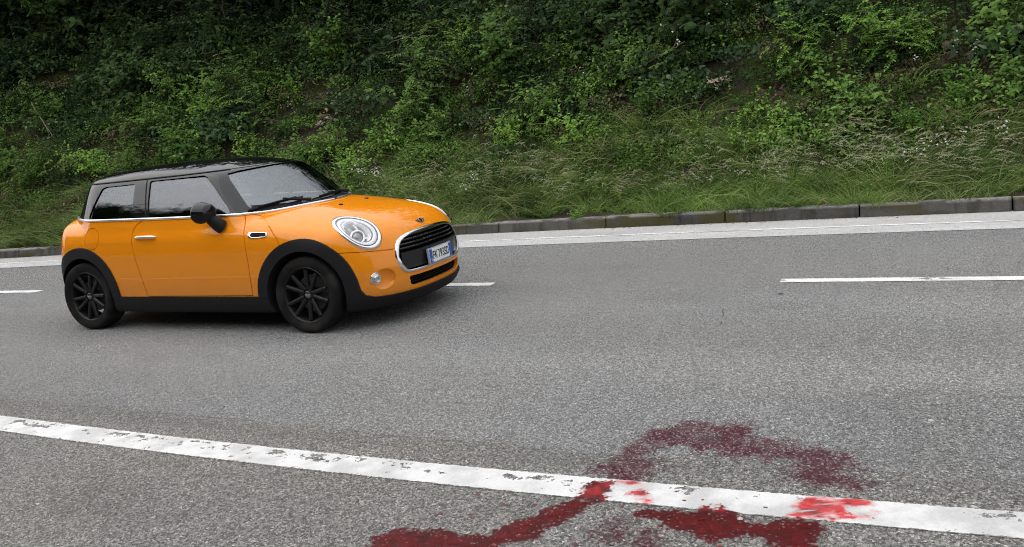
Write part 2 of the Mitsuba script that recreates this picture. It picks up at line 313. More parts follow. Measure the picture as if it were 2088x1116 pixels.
def f_cabin(x,y,z):
    a=np.abs(y)
    tf=np.clip((x-1.1)/.9,0,1)
    tr=np.clip((.7-x)/1.0,0,1)
    dside=(a-(caby(z)-.05*tf**2-.06*tr**2))*.93
    droof=z-(roofz(x)-.055*(a/.58)**2.2)
    dws=(x-(2.13-1.42*(z-1.0)-.30*(a/.68)**2.3))*.57
    drear=(-.50+.72*(z-1.0)+.62*(a/.78)**3-x)*.80
    d=smax(dside,droof,.10)
    d=smax(d,dws,.07)
    d=smax(d,drear,.10)
    return smax(d,.8-z,.02)
def F(P):
    x,y,z=P[...,0],P[...,1],P[...,2]
    return smin(f_lower(x,y,z),f_cabin(x,y,z),.035)

def G(P, e=1e-3):
    g = np.stack([F(P + np.eye(3)[k] * e) - F(P - np.eye(3)[k] * e) for k in range(3)], -1) / (2 * e)
    return g
def unit(v): return v / np.maximum(np.linalg.norm(v, axis=-1, keepdims=True), 1e-12)

STEP = 0.018
LO, HI = np.array([-0.66, -0.92, 0.10]), np.array([3.36, 0.92, 1.50])
NG = np.ceil((HI - LO) / STEP).astype(int) + 1
_g = np.stack(np.meshgrid(*[LO[k] + STEP * np.arange(NG[k]) for k in range(3)], indexing='ij'), -1)
FIELD = F(_g); del _g

def surface(off, x0=None):
    for k in range(8):                                   # a cell the surface only just touches can make the net improper; then a hair's breadth helps
        m = surface_net(off + k * .00037 * (-1) ** k, x0)
        if m.num_tri() > 0: return m
    raise ValueError('no closed surface')
def surface_net(off, x0=None):
    """The closed surface F = off as a manifold (surface nets, then moved exactly onto the surface)."""
    v = FIELD - off
    if x0 is not None: v = np.maximum(v, (x0 - (LO[0] + STEP * np.arange(NG[0])))[:, None, None])
    s = v < 0
    c = [s[i:NG[0] - 1 + i, j:NG[1] - 1 + j, k:NG[2] - 1 + k] for i in (0, 1) for j in (0, 1) for k in (0, 1)]
    tot = sum(x.astype(np.int8) for x in c); cell = (tot > 0) & (tot < 8)
    idx = np.argwhere(cell); num = -np.ones(cell.shape, int); num[cell] = np.arange(len(idx))
    acc, cnt = np.zeros((len(idx), 3)), np.zeros(len(idx))
    for ax in range(3):
        o = [a for a in range(3) if a != ax]
        for p in (0, 1):
            for r in (0, 1):
                a = idx.copy(); a[:, o[0]] += p; a[:, o[1]] += r; b = a.copy(); b[:, ax] += 1
                va, vb = v[tuple(a.T)], v[tuple(b.T)]; on = (va < 0) != (vb < 0)
                t = np.where(on, va / np.where(on, va - vb, 1), 0)
                q = a.astype(float); q[:, ax] += t; acc[on] += q[on]; cnt[on] += 1
    P = LO + STEP * acc / cnt[:, None]
    near = np.abs(F(P) - off) < .012
    for _ in range(3):
        g = G(P); P = P - near[:, None] * np.clip((F(P) - off), -.02, .02)[:, None] * g / np.maximum((g * g).sum(-1, keepdims=True), .05)
    quads = []
    for ax in range(3):
        o = [(ax + 1) % 3, (ax + 2) % 3]
        sl = [slice(None)] * 3; sl2 = [slice(None)] * 3; sl[ax] = slice(0, -1); sl2[ax] = slice(1, None)
        a, b = s[tuple(sl)], s[tuple(sl2)]
        e = np.argwhere(a != b); e = e[(e[:, o[0]] > 0) & (e[:, o[1]] > 0)]
        neg = a[tuple(e.T)]
        k = []
        for du, dv in ((1, 1), (0, 1), (0, 0), (1, 0)):
            q = e.copy(); q[:, o[0]] -= du; q[:, o[1]] -= dv; k.append(num[tuple(q.T)])
        k = np.stack(k, 1); k[~neg] = k[~neg][:, ::-1]; quads.append(k)
    q = np.vstack(quads)
    f = np.vstack([q[:, [0, 1, 2]], q[:, [0, 2, 3]]])
    return mfold(P, f)

def emit(key, m, bsdf, off=0.0, crease=30):
    """Adds a piece cut from the body: its outer skin keeps the exact curvature of the body, its cut faces stay flat."""
    q = tm(m); v = np.asarray(q.vertices)[q.faces].reshape(-1, 3)
    fn = np.repeat(unit(np.cross(v[1::3] - v[::3], v[2::3] - v[::3])), 3, 0)
    g = unit(G(v)); fv = F(v)
    out = (np.abs(fv - off) < 0.004) & ((g * fn).sum(1) > 0.8)
    n = np.where(out[:, None], g, fn)
    return raw(key, v, np.arange(len(v)).reshape(-1, 3), bsdf, n)

def raw(key, v, f, bsdf, n):
    key = numbered(key)
    e = 1e-3; w = world(v); n = unit(unit(world(v + n * e) - w))
    # normals go with the inverse transpose of the rake
    scene[key] = {'type': 'ply', 'filename': meshkit.write_ply((w, f), False, normals=n), 'face_normals': False, 'bsdf': {'type': 'ref', 'id': bsdf}}
    return key

def part(key, mesh, bsdf, smooth=35, uv=None):
    q = tm(mesh).copy(); q.vertices = world(q.vertices)
    return put(key, q, bsdf, smooth, uv)

def side_prism(poly, y0, y1):
    """Prism with outline poly in (x, z), from y0 to y1."""
    m = Manifold.extrude(CrossSection([np.array(poly, float)], m3.FillRule.NonZero), y1 - y0)       # x, z, h
    return m.transform(np.array([[1, 0, 0, 0], [0, 0, -1, y1], [0, 1, 0, 0]], float))
def front_prism(poly, x0, x1):
    """Prism with outline poly in (y, z), from x0 to x1."""
    m = Manifold.extrude(CrossSection([np.array(poly, float)], m3.FillRule.NonZero), x1 - x0)
    return m.transform(np.array([[0, 0, 1, x0], [1, 0, 0, 0], [0, 1, 0, 0]], float))
def plan_prism(poly, z0, z1):
    return Manifold.extrude(CrossSection([np.array(poly, float)], m3.FillRule.NonZero), z1 - z0).translate([0, 0, z0])
def box(x0, x1, y0, y1, z0, z1): return Manifold.cube([x1 - x0, y1 - y0, z1 - z0]).translate([x0, y0, z0])
def grow(poly, d):
    c = CrossSection([np.array(poly, float)], m3.FillRule.NonZero).offset(d, m3.JoinType.Round, 2.0, 12)
    return max(c.to_polygons(), key=len)
def mirror(m): return m.mirror([0, 1, 0])
def rounded(poly, r):
    c = CrossSection([np.array(poly, float)], m3.FillRule.NonZero).offset(-r, m3.JoinType.Miter).offset(r, m3.JoinType.Round, 2.0, 32)
    return max(c.to_polygons(), key=len)
def cyl_y(x, z, r, y0, y1, n=72): return Manifold.cylinder(y1 - y0, r, r, n).rotate([90, 0, 0]).translate([x, y1, z])

def on_body(o, d, off=0.0, t1=0.6, n=240):
    """First point of the surface F = off from each point o along d."""
    o, d = np.atleast_2d(o).astype(float), np.atleast_2d(d).astype(float)
    t = np.linspace(0, t1, n); v = F(o[:, None] + d[:, None] * t[None, :, None]) - off
    i = np.argmax(v < 0, 1); i = np.maximum(i, 1); k = np.arange(len(o))
    a, b = v[k, i - 1], v[k, i]; tt = t[i - 1] + (t[i] - t[i - 1]) * np.clip(a / np.where(a == b, 1, a - b), 0, 1)
    return o + d * tt[:, None]

AX = (0.0, 2.495)                                       # rear, front axle
S0, S3, S5 = surface(0.0), surface(-0.03), surface(-0.05)
SKIN = S0 - S3

# ---- outlines, (x, z) seen from the side
DOOR = [(0.80, .972), (.735, .94), (.700, .90), (.688, .853), (.690, .79), (.703, .72), (.727, .607), (.765, .472), (.792, .345), (.80, .318), (1.975, .318), (1.977, .45), (1.972, .605), (1.962, .70), (1.952, .789), (1.925, .87), (1.87, .95), (1.85, .985), (1.6, 1.06), (.82, 1.06)]
HOODLINE = [(1.86, .975), (2.014, .928), (2.110, .893), (2.183, .855), (2.235, .815), (2.271, .778), (2.30, .735), (2.32, .68)]
def belt_z(x): return .9985 - .0155 * x
_yy = np.linspace(-1, 1, 41)
CABIN_PLAN = [(-1.0, -1.0)] + [(2.25 - .81 * y * y, y) for y in _yy] + [(-1.0, 1.0)]
CABIN = plan_prism(CABIN_PLAN, .5, 1.7) ^ side_prism([(-1, belt_z(-1)), (3, belt_z(3)), (3, 2), (-1, 2)], -1, 1)
ROOF = side_prism([(-1, 1.296), (1.45, 1.327), (1.51, 1.331), (1.60, 1.331), (1.60, 1.6), (-1, 1.6)], -1, 1)
ARCH = [cyl_y(a, .31, .440, s * .70 - .3, s * .70 + .3) for a in AX for s in (-1, 1)]
WELL = [cyl_y(a, .31, .362, min(s * .50, s * 1.0), max(s * .50, s * 1.0)) for a in AX for s in (-1, 1)]
FRONT_LIP = [(2.70, .0), (2.70, .42), (2.936, .418), (2.940, .398), (2.952, .330), (2.978, .282), (3.03, .258), (3.12, .25), (3.5, .25), (3.5, 0)]
REAR_LIP = [(-1, 0), (-1, .36), (-.40, .36), (-.36, .33), (-.30, .30), (-.2, .0)]
LOW = side_prism([(.2, 0), (.2, .3155), (2.3, .3085), (2.3, 0)], -1, 1) + side_prism(FRONT_LIP, -1, 1) + side_prism(REAR_LIP, -1, 1)
CUTS = sum(ARCH[1:], ARCH[0]) + LOW

GRILLE = [(0, .708), (.15, .706), (.28, .699), (.37, .684), (.425, .660), (.455, .630), (.474, .592), (.490, .535), (.487, .505), (.470, .450), (.445, .412), (.41, .396), (.34, .394), (0, .397)]
GRILLE = GRILLE + [(-y, z) for y, z in GRILLE[-2:0:-1]]
INTAKE = rounded([(-.40, .365), (.40, .365), (.385, .30), (.35, .283), (-.35, .283), (-.385, .30)], .015)

# ---- headlamps: frame of the lamp on the front corner
HLC, HLA, HLB = np.array([2.862, -.580, .772]), unit(np.array([.445, -.045, -.222])), None
_n = unit(np.array([.66, -.56, .50])); HLA = unit(HLA - _n * (HLA @ _n)); HLB = np.cross(_n, HLA); HLN = _n
HLR = (0.222, 0.137)
def lamp_curve(s, n=64, side=-1, off=0.0):
    a = np.arange(n) * 2 * np.pi / n
    o = HLC + HLN * .25 + s * (HLR[0] * np.cos(a)[:, None] * HLA + HLR[1] * np.sin(a)[:, None] * HLB)
    p = on_body(o, np.tile(-HLN, (n, 1)), off)
    return p * np.array([1, -side, 1]) if side > 0 else p
def lamp_prism(s, depth=.16, n=64):
    a = np.arange(n) * 2 * np.pi / n
    e = np.stack([s * HLR[0] * np.cos(a), s * HLR[1] * np.sin(a)], 1)
    m = Manifold.extrude(CrossSection([e], m3.FillRule.NonZero), .2 + depth)
    M = np.stack([HLA, HLB, HLN, HLC - HLN * depth], 1)
    if np.linalg.det(M[:, :3]) < 0: m = m.mirror([0, 1, 0]); M = np.stack([HLA, -HLB, HLN, HLC - HLN * depth], 1)
    return m.transform(M)
LAMP = lamp_prism(1.0); LAMPS = LAMP + mirror(LAMP)
FOGC = np.array([3.040, -.640, .400]); FOGN = unit(np.array([.90, -.43, -.05]))
def aim(n):
    """Rotation whose third column is n."""
    a = unit(np.cross([0, 0, 1.0], n)); return np.stack([a, np.cross(n, a), n], 1)
def ball(c, r, sc=(1, 1, 1), R=np.eye(3), n=40): return Manifold.sphere(r, n).scale(list(sc)).transform(np.hstack([R, np.reshape(c, (3, 1))]))
FOGR = aim(FOGN)
FOGCUT = ball(FOGC + np.array([.052, .030, -.012]), .1, (1.15, .86, .42), FOGR)
FOGCUTS = FOGCUT + mirror(FOGCUT)

BUMPER_TOP = [(2.6, .634), (2.82, .629), (2.91, .622), (3.135, .598), (3.5, .57)]
GAP = .0035
ORANGE = SKIN - CABIN - CUTS - LAMPS - front_prism(GRILLE, 2.9, 3.5) - front_prism(INTAKE, 2.9, 3.5)
BUMP = side_prism(BUMPER_TOP + [(3.5, 0), (2.6, 0)], -1, 1)
HOOD = side_prism(HOODLINE[:-1] + [(2.30, .60), (2.82, .629 + .003)] + [(x, z + .003) for x, z in BUMPER_TOP[2:]] + [(3.5, 1.3), (1.86, 1.3)], -1, 1)
DOORS = side_prism(DOOR, -1, 1)
FUEL = cyl_y(.165, .838, .098, -1, -.6, 48)
TAIL = front_prism(rounded([(-.83, .70), (-.58, .70), (-.58, .90), (-.83, .90)], .05), -1, -.30)
TAILS = TAIL + mirror(TAIL)

C = numbered('hatchback_car')
tag(C, 'orange three-door hatchback with black roof and black wheels driving in the near lane', 'car')
def P_(n): return C + '__' + n

bump = (ORANGE ^ BUMP)
emit(P_('front_bumper'), bump - FOGCUTS - plan_prism([(2.0, -2), (2.7, -2), (2.7, 2), (2.0, 2)], 0, 1), 'car_paint')
# the round recesses that hold the fog lamps
fogshell = (S0 ^ (ball(FOGC + np.array([.052, .030, -.012]), .108, (1.15, .86, .42), FOGR) - FOGCUT)) ^ BUMP
for m in (fogshell, mirror(fogshell)): part(P_('fog_lamp_recess'), m, 'car_paint')
hoodset = side_prism(grow(HOOD.project().to_polygons()[0], 0) if False else HOODLINE[:-1] + [(2.30, .60), (2.82, .6345)] + [(x, z + .0055) for x, z in BUMPER_TOP[2:]] + [(3.5, 1.3), (1.86, 1.3)], -1, 1)
emit(P_('bonnet'), ORANGE ^ hoodset, 'car_paint')
rest = ORANGE - BUMP - side_prism([(x - .007, z - .003) for x, z in HOODLINE[:-1]] + [(2.295, .60), (2.82, .629)] + [(x, z) for x, z in BUMPER_TOP[2:]] + [(3.5, 1.3), (1.853, 1.3)], -1, 1)
emit(P_('body_shell'), rest - side_prism(grow(DOOR, GAP), -1, 1) - (FUEL - cyl_y(.165, .838, .092, -1.1, -.5, 48)) - TAILS, 'car_paint')
doorskin = ORANGE ^ side_prism(grow(DOOR, -GAP), -1, 1)
for s in (-1, 1):
    dk = emit(P_('door'), doorskin ^ box(-1, 4, min(0, s * 2), max(0, s * 2), 0, 2), 'car_paint')
    # handle: chrome bar over a dished recess
    xs = np.linspace(.735, .985, 25); y = on_body(np.stack([xs, xs * 0 + s, xs * 0 + .836], 1), np.tile([0, -s, 0], (25, 1)), t1=.5)[:, 1]
    k = np.linspace(-1, 1, 25); w = .0135 * np.sqrt(np.clip(1 - np.abs(k) ** 6, .04, 1))
    bar = tube(np.stack([xs, y + s * .026 * (1 - .75 * k ** 4), .836 + .004 * (1 - k * k)], 1), w, 12)
    part(dk + '__handle', bar, 'chrome_trim', 50)
for m in (TAIL, mirror(TAIL)): emit(P_('tail_lamp'), (SKIN ^ m) - CUTS, 'tail_red')

# ---- black plastic: wheel arches, sills, valances
S14 = surface(.013); 
for a in AX:
    for s in (-1, 1):
        ring = cyl_y(a, .31, .453, s * .72 - .3, s * .72 + .3, 96) - cyl_y(a, .31, .358, s * .72 - .4, s * .72 + .4, 96)
        lowcut = box(-1, 4, -1, 1, 0, .312 if a == 0 else .30)
        if a > 0: lowcut = lowcut + box(2.6, 4, -1, 1, 0, .416)
        piece = ((S14 - S3) ^ ring) - lowcut
        emit(P_('wheel_arch_trim'), piece, 'black_plastic', .013)
wells = sum(WELL[1:], WELL[0])
S10 = surface(.009)
sills = ((S10 - S3) ^ side_prism([(.25, .1), (.25, .3165), (2.3, .3085), (2.3, .1)], -1, 1)) - sum([cyl_y(a, .31, .36, -1, 1) for a in AX[1:]], cyl_y(AX[0], .31, .36, -1, 1))
for s in (-1, 1): emit(P_('sill_trim'), sills ^ box(-1, 4, min(0, s * 2), max(0, s * 2), 0, 2), 'black_plastic', .009)
S30 = surface(.022, 2.55)
well2 = cyl_y(AX[1], .31, .360, -1, 1)
lip = (S30 - S3) ^ side_prism([(2.72, .0), (2.72, .413)] + FRONT_LIP[2:], -1, 1)
emit(P_('front_lip'), lip - well2, 'black_plastic', .022)
emit(P_('rear_valance'), ((S10 - S3) ^ side_prism(REAR_LIP, -1, 1)) - cyl_y(AX[0], .31, .358, -1, 1), 'black_plastic', .009)

# ---- dark structure under the skin, with the cabin hollow, the wheel wells and the recesses of the front
HOLLOW = S5 ^ box(-.38, 1.90, -1, 1, .60, 1.6)
core = S3 - HOLLOW - wells - lamp_prism(1.02, .13) - mirror(lamp_prism(1.02, .13)) - front_prism(grow(GRILLE, .004), 3.02, 3.5) - front_prism(grow(INTAKE, .004), 3.08, 3.5) - FOGCUTS - fogshell - mirror(fogshell)

# ---- windows
DOOR_GLASS = [(.800, 1.296), (1.385, 1.303), (1.43, 1.288), (1.52, 1.222), (1.70, 1.055), (1.752, .992), (1.735, .975), (.866, .989)]
QUARTER_GLASS = [(.20, 1.262), (.245, 1.277), (.60, 1.283), (.628, 1.273), (.672, 1.05), (.680, .992), (.10, 1.001), (.095, 1.03)]
SCREEN = [(-.50, 1.296), (-.40, 1.308), (-.2, 1.318), (0, 1.322), (.2, 1.318), (.40, 1.308), (.50, 1.296), (.545, 1.24), (.635, 1.02), (.61, .990), (0, .995), (-.61, .990), (-.635, 1.02), (-.545, 1.24)]
REARWIN = rounded([(-.40, 1.27), (.40, 1.27), (.50, 1.03), (-.50, 1.03)], .04)
holes = {'door_window': (side_prism(rounded(DOOR_GLASS, .012), -1, -.3), side_prism(grow(rounded(DOOR_GLASS, .012), .012), -1, -.3)),
         'quarter_window': (side_prism(rounded(QUARTER_GLASS, .02), -1, -.3), side_prism(grow(rounded(QUARTER_GLASS, .02), .012), -1, -.3)),
         'windscreen': (front_prism(rounded(SCREEN, .03), 1.3, 2.6), front_prism(grow(rounded(SCREEN, .03), .012), 1.3, 2.6)),
         'rear_window': (front_prism(REARWIN, -1, .1), front_prism(grow(REARWIN, .012), -1, .1))}
cut = holes['door_window'][0] + holes['quarter_window'][0]
cut = cut + mirror(cut) + holes['windscreen'][0] + holes['rear_window'][0]
core = core - cut
part(P_('chassis'), core - box(-1, 4, -2, 2, -1, .16), 'dark_trim', 40)
cabin = (SKIN ^ CABIN) - cut
emit(P_('roof'), cabin ^ ROOF, 'gloss_black')
emit(P_('cabin_frame'), cabin - side_prism([(-1, 1.290), (1.452, 1.321), (1.512, 1.325), (1.606, 1.325), (1.606, 1.6), (-1, 1.6)], -1, 1), 'gloss_black')
def pane(key, prism):
    q = tm(S0 ^ prism); v = np.asarray(q.vertices); c = q.triangles_center
    ok = (np.abs(F(c)) < .004) & ((unit(G(c)) * q.face_normals).sum(1) > .8)
    f = q.faces[ok]; use, inv = np.unique(f, return_inverse=True); f = inv.reshape(-1, 3); v = v[use]
    n = unit(G(v)); raw(key, v - n * .010, f, 'screen_glass' if 'windscreen' in key else 'car_glass', n)
for k, (_, g) in holes.items():
    for m in ((g, mirror(g)) if k in ('door_window', 'quarter_window') else (g,)): pane(P_(k), m)
# rubber line between door and quarter window, and the black rail over the side windows
for s in (-1, 1):
    z = np.linspace(.99, 1.312, 14); x = .842 - (z - 1.01) * .285
    p = on_body(np.stack([x, 0 * x + s, z], 1), np.tile([0, -s, 0], (14, 1)), t1=.8); part(P_('window_seal'), tube(p, .006, 6), 'rubber', 60)
    x = np.linspace(-.12, 1.50, 44); z = 1.3060 + .01265 * x
    p = on_body(np.stack([x, 0 * x + s, z], 1), np.tile([0, -s, 0], (44, 1)), t1=.95); part(P_('roof_rail_seal'), tube(p, .009, 6), 'rubber', 60)

# ---- chrome strip round the waist, along the foot of the windscreen
xs = np.concatenate([np.linspace(-.36, 1.79, 60)])
for s in (-1, 1):
    a = on_body(np.stack([xs, xs * 0 + s, belt_z(xs)], 1), np.tile([0, -s, 0], (len(xs), 1)), t1=.98)
    a = a[(np.abs(a[:, 1]) > .3)]
    yb = np.linspace(.745, .02, 36); xb = 2.25 - .81 * yb * yb + .004
    b = on_body(np.stack([xb, s * yb, xb * 0 + 1.25], 1), np.tile([0, 0, -1.0], (len(xb), 1)), t1=.6)
    p = np.vstack([a, b[b[:, 0] > a[-1, 0] + .02]])
    n = unit(G(p)); p = p + n * .004
    m = tube(p, .0125, 8); part(P_('waist_trim'), m, 'chrome_trim', 60)
# ---- headlamps
def ribbon(curves, closed=True):
    """Skin through a list of closed curves with the same number of points."""
    n = len(curves[0]); V = np.vstack(curves); Fc = []
    for k in range(len(curves) - 1):
        for j in range(n):
            a, b, c, d = k * n + j, k * n + (j + 1) % n, (k + 1) * n + (j + 1) % n, (k + 1) * n + j
            Fc += [[a, b, c], [a, c, d]]
    return trimesh.Trimesh(V, np.array(Fc), process=False)
def lamp_at(s, h, n=64):
    """Curve of scale s on the body, lifted by h along the lamp's axis."""
    return lamp_curve(s, n) + HLN * h
def flat_at(s, depth, n=64):
    a = np.arange(n) * 2 * np.pi / n
    return HLC + s * (HLR[0] * np.cos(a)[:, None] * HLA + HLR[1] * np.sin(a)[:, None] * HLB) - HLN * depth
def lp(u, v, d): return HLC + HLA * u + HLB * v - HLN * d
def mir(m, s):
    if s < 0: return m
    q = tm(m).copy(); q.vertices = q.vertices * [1, -1, 1]; q.faces = q.faces[:, ::-1]; return q
ring_m = ribbon([lamp_at(.985, -.03), lamp_at(1.01, .001), lamp_at(.99, .008), lamp_at(.93, .012), lamp_at(.87, .010), lamp_at(.845, .004), lamp_at(.84, -.03)])
gasket_m = ribbon([lamp_at(.842, .005), lamp_at(.835, .006), lamp_at(.815, .006), lamp_at(.795, -.03)])
drl_m = ribbon([lamp_at(.812, -.010), lamp_at(.78, -.004), lamp_at(.70, -.010), lamp_at(.645, -.018), lamp_at(.63, -.05)])
bowl_m = ribbon([lamp_at(.632, -.02), flat_at(.60, .055), flat_at(.45, .085), flat_at(.2, .10), flat_at(.01, .10)])
reflector_m = cat([ribbon([lamp_at(.60, -.028), flat_at(.54, .035), flat_at(.47, .060)])])
lens_m = ribbon([lamp_at(.805, .004), lamp_at(.6, .009), lamp_at(.3, .012), lamp_at(.01, .012)])
HR = np.stack([HLA, HLB, HLN], 1)
projector_m = tm(ball(lp(.035, -.012, .062), .046, (1, 1, .8), HR, 32))
shroud_m = trimesh.creation.torus(.052, .010, 40, 14); shroud_m.apply_transform(np.vstack([np.hstack([HR, lp(.035, -.012, .045).reshape(3, 1)]), [0, 0, 0, 1]]))
def arc(r0, a0, a1, c, w, d, n=20):
    a = np.linspace(a0, a1, n); return tube(np.array([lp(c[0] + r0 * 1.3 * math.cos(t), c[1] + r0 * math.sin(t), d) for t in a]), w, 8)
fins_m = cat([arc(.058, 1.6, 4.4, (-.045, .0), .0085, .045), tube([lp(-.06, .035, .04), lp(.0, .03, .045)], .008), tube([lp(.07, .02, .04), lp(.11, .035, .035)], .007), arc(.062, -1.2, .9, (.045, -.012), .006, .04)])
for s in (-1, 1):
    h = numbered(P_('headlight'))
    part(h + '__chrome_ring', mir(ring_m, s), 'chrome', 60); part(h + '__gasket', mir(gasket_m, s), 'dark_chrome', 60)
    part(h + '__running_light', mir(drl_m, s), 'lamp_white', 60); part(h + '__bowl', mir(bowl_m, s), 'lamp_bowl', 60)
    part(h + '__reflector', mir(reflector_m, s), 'lamp_white', 60); part(h + '__projector', mir(projector_m, s), 'dark_chrome', 60)
    part(h + '__shroud', mir(shroud_m, s), 'chrome', 60); part(h + '__light_guide', mir(fins_m, s), 'lamp_white', 60)
    part(h + '__lens', mir(lens_m, s), 'lens', 60)
    f = numbered(P_('fog_lamp')); c = FOGC + np.array([-.004, .008, 0]) + FOGN * .006
    M = np.vstack([np.hstack([FOGR, c.reshape(3, 1)]), [0, 0, 0, 1]])
    rim = trimesh.creation.torus(.043, .006, 40, 12); rim.apply_transform(M)
    body = trimesh.creation.cylinder(.043, .05, sections=40); body.apply_translation([0, 0, -.02]); body.apply_transform(M)
    glass = tm(ball(c, .040, (1, 1, .5), FOGR, 40)); bulb = trimesh.creation.torus(.022, .006, 24, 10); bulb.apply_translation([0, 0, .024]); bulb.apply_transform(M)
    part(f + '__rim', mir(rim, s), 'chrome', 60); part(f + '__housing', mir(body, s), 'lamp_bowl', 40); part(f + '__reflector', mir(glass, s), 'lamp_bowl', 60); part(f + '__bulb_ring', mir(bulb, s), 'chrome', 60)

# ---- grille: chrome frame, panel, slats
def front_curve(poly, n, off=0.0, lift=0.0):
    p = np.array(poly); d = np.linalg.norm(np.diff(np.vstack([p, p[:1]]), axis=0), axis=1); L = np.concatenate([[0], np.cumsum(d)])
    t = np.linspace(0, L[-1], n, endpoint=False); q = np.stack([np.interp(t, L, np.append(p[:, k], p[0, k])) for k in (0, 1)], 1)
    P = on_body(np.stack([np.full(n, 3.6), q[:, 0], q[:, 1]], 1), np.tile([-1.0, 0, 0], (n, 1)), off, t1=.9, n=400)
    P[:, 0] += lift; return P
def scaled(poly, dy, dz):
    p = np.array(poly); c = np.array([0, .555]); h = np.abs(p - c).max(0); return c + (p - c) * (1 - np.array([dy, dz]) / h)
N_ = 160
frame = ribbon([front_curve(GRILLE, N_, 0, -.03), front_curve(GRILLE, N_, 0, .004), front_curve(scaled(GRILLE, .006, .005), N_, 0, .012), front_curve(scaled(GRILLE, .024, .018), N_, 0, .012), front_curve(scaled(GRILLE, .031, .022), N_, 0, .004), front_curve(scaled(GRILLE, .033, .024), N_, 0, -.06)])
g = numbered(P_('grille')); part(g + '__frame', frame, 'chrome', 60)
ys = np.linspace(-.46, .46, 47)
def front_x(y, z): return on_body(np.stack([0 * y + 3.6, y, 0 * y + z], 1), np.tile([-1.0, 0, 0], (len(y), 1)), t1=.9, n=400)[:, 0]
def half_at(z, inset=.03):
    p = np.array(GRILLE); p = p[p[:, 0] >= 0]; o = np.argsort(p[:, 1]); return np.interp(z, p[o, 1], p[o, 0]) - inset
def slab(z, th, dp, back, hw):
    y = np.linspace(-hw, hw, 41); x = front_x(y, z); sec = []
    for dx, dz in ((-back - dp, -th), (-back - .004, -th), (-back, -th * .4), (-back, th * .4), (-back - .004, th), (-back - dp, th)): sec.append(np.stack([x + dx, y, 0 * y + z + dz], 1))
    n = len(y); V = np.vstack(sec); Fc = []
    for k in range(6):
        for j in range(n - 1):
            a, b = k * n + j, ((k + 1) % 6) * n + j; Fc += [[a, a + 1, b + 1], [a, b + 1, b]]
    q = trimesh.Trimesh(V, np.array(Fc), process=False); return q
for z in (.675, .648, .618, .588):
    part(g + '__slat', slab(z, .0075, .05, .006, half_at(z)), 'gloss_black', 40)
panel = slab(.487, .072, .06, .006, .445); part(g + '__lower_panel', slab(.4925, .066, .03, .008, .440), 'black_panel', 40)
mesh_back = front_prism(grow(GRILLE, -.02), 3.025, 3.05); part(g + '__backing', mesh_back, 'dark_trim', 40)
part(P_('lower_intake'), front_prism(grow(INTAKE, .002), 3.10, 3.13), 'dark_trim', 40)
bars = cat([slab(z, .004, .03, .035, .385) for z in (.305, .325, .345)]); part(P_('lower_intake') + '__bars', bars, 'black_plastic', 40)

# ---- number plate
pc = np.array([3.266, -.012, .480]); tilt = .12
PM = np.array([[0, -math.sin(tilt), math.cos(tilt), pc[0]], [1, 0, 0, pc[1]], [0, math.cos(tilt), math.sin(tilt), pc[2]], [0, 0, 0, 1.0]])   # local x = car's left, y = up, z = out
def plate(m, x=0, y=0, z=0, turn=False):
    q = tm(m).copy(); q.apply_translation([x, y, z]); q.apply_transform(PM); return q
n_ = numbered(P_('number_plate'))
part(n_ + '__holder', plate(trimesh.creation.box([.376, .126, .014])), 'plate_grey', 30)
part(n_ + '__sheet', plate(trimesh.creation.box([.36, .11, .004]), z=.0095), 'plate_white', 30)
for k in (-1, 1): part(n_ + '__blue_band', plate(trimesh.creation.box([.042, .108, .002]), x=k * .158, z=.0120), 'plate_blue', 30)
tx = meshkit.text_mesh('FK 793SD', .062, .0015, True); tx.apply_translation([-tx.bounds[:, 0].mean(), -tx.bounds[:, 1].mean(), .0118])
tx.apply_scale([.255 / np.ptp(tx.bounds[:, 0]), 1, 1]); part(n_ + '__lettering', plate(tx), 'plate_ink', False)
it = meshkit.text_mesh('I', .018, .0012, True); it.apply_translation([-it.bounds[:, 0].mean(), -.042, .0132]); part(n_ + '__country_letter', plate(it, x=-.158), 'plate_white', False)

# ---- winged badge on the nose
ec = on_body([[3.094, 0, 1.2]], [[0, 0, -1.0]], t1=.8)[0]; en = unit(G(ec[None]))[0]; ER = np.stack([np.array([0, 1.0, 0]), np.cross(en, [0, 1.0, 0]), en], 1); ER[:, 1] *= -1 if ER[2, 1] < 0 else 1
def onnose(m):
    q = tm(m).copy(); q.apply_transform(np.vstack([np.hstack([ER, (ec + en * .002).reshape(3, 1)]), [0, 0, 0, 1]]))
    if np.linalg.det(ER) < 0: q.faces = q.faces[:, ::-1]
    return q
def winged(r, wing):
    disc = trimesh.creation.cylinder(r, .010, sections=32); rim = trimesh.creation.torus(r, r * .16, 32, 8); rim.apply_translation([0, 0, .005])
    wings = []
    for s in (-1, 1):
        for k in range(4):
            y = r * (.62 - .38 * k); L = wing * (1 - .16 * k); b = trimesh.creation.box([L, r * .26, .006]); b.apply_translation([s * (r * .9 + L / 2), y, .003]); wings.append(b)
    return disc, rim, cat(wings)
d_, r_, w_ = winged(.021, .042)
b_ = numbered(P_('badge')); part(b_ + '__disc', onnose(d_), 'gloss_black', 40); part(b_ + '__rim', onnose(r_), 'dark_chrome', 60); part(b_ + '__wings', onnose(w_), 'dark_chrome', 30)

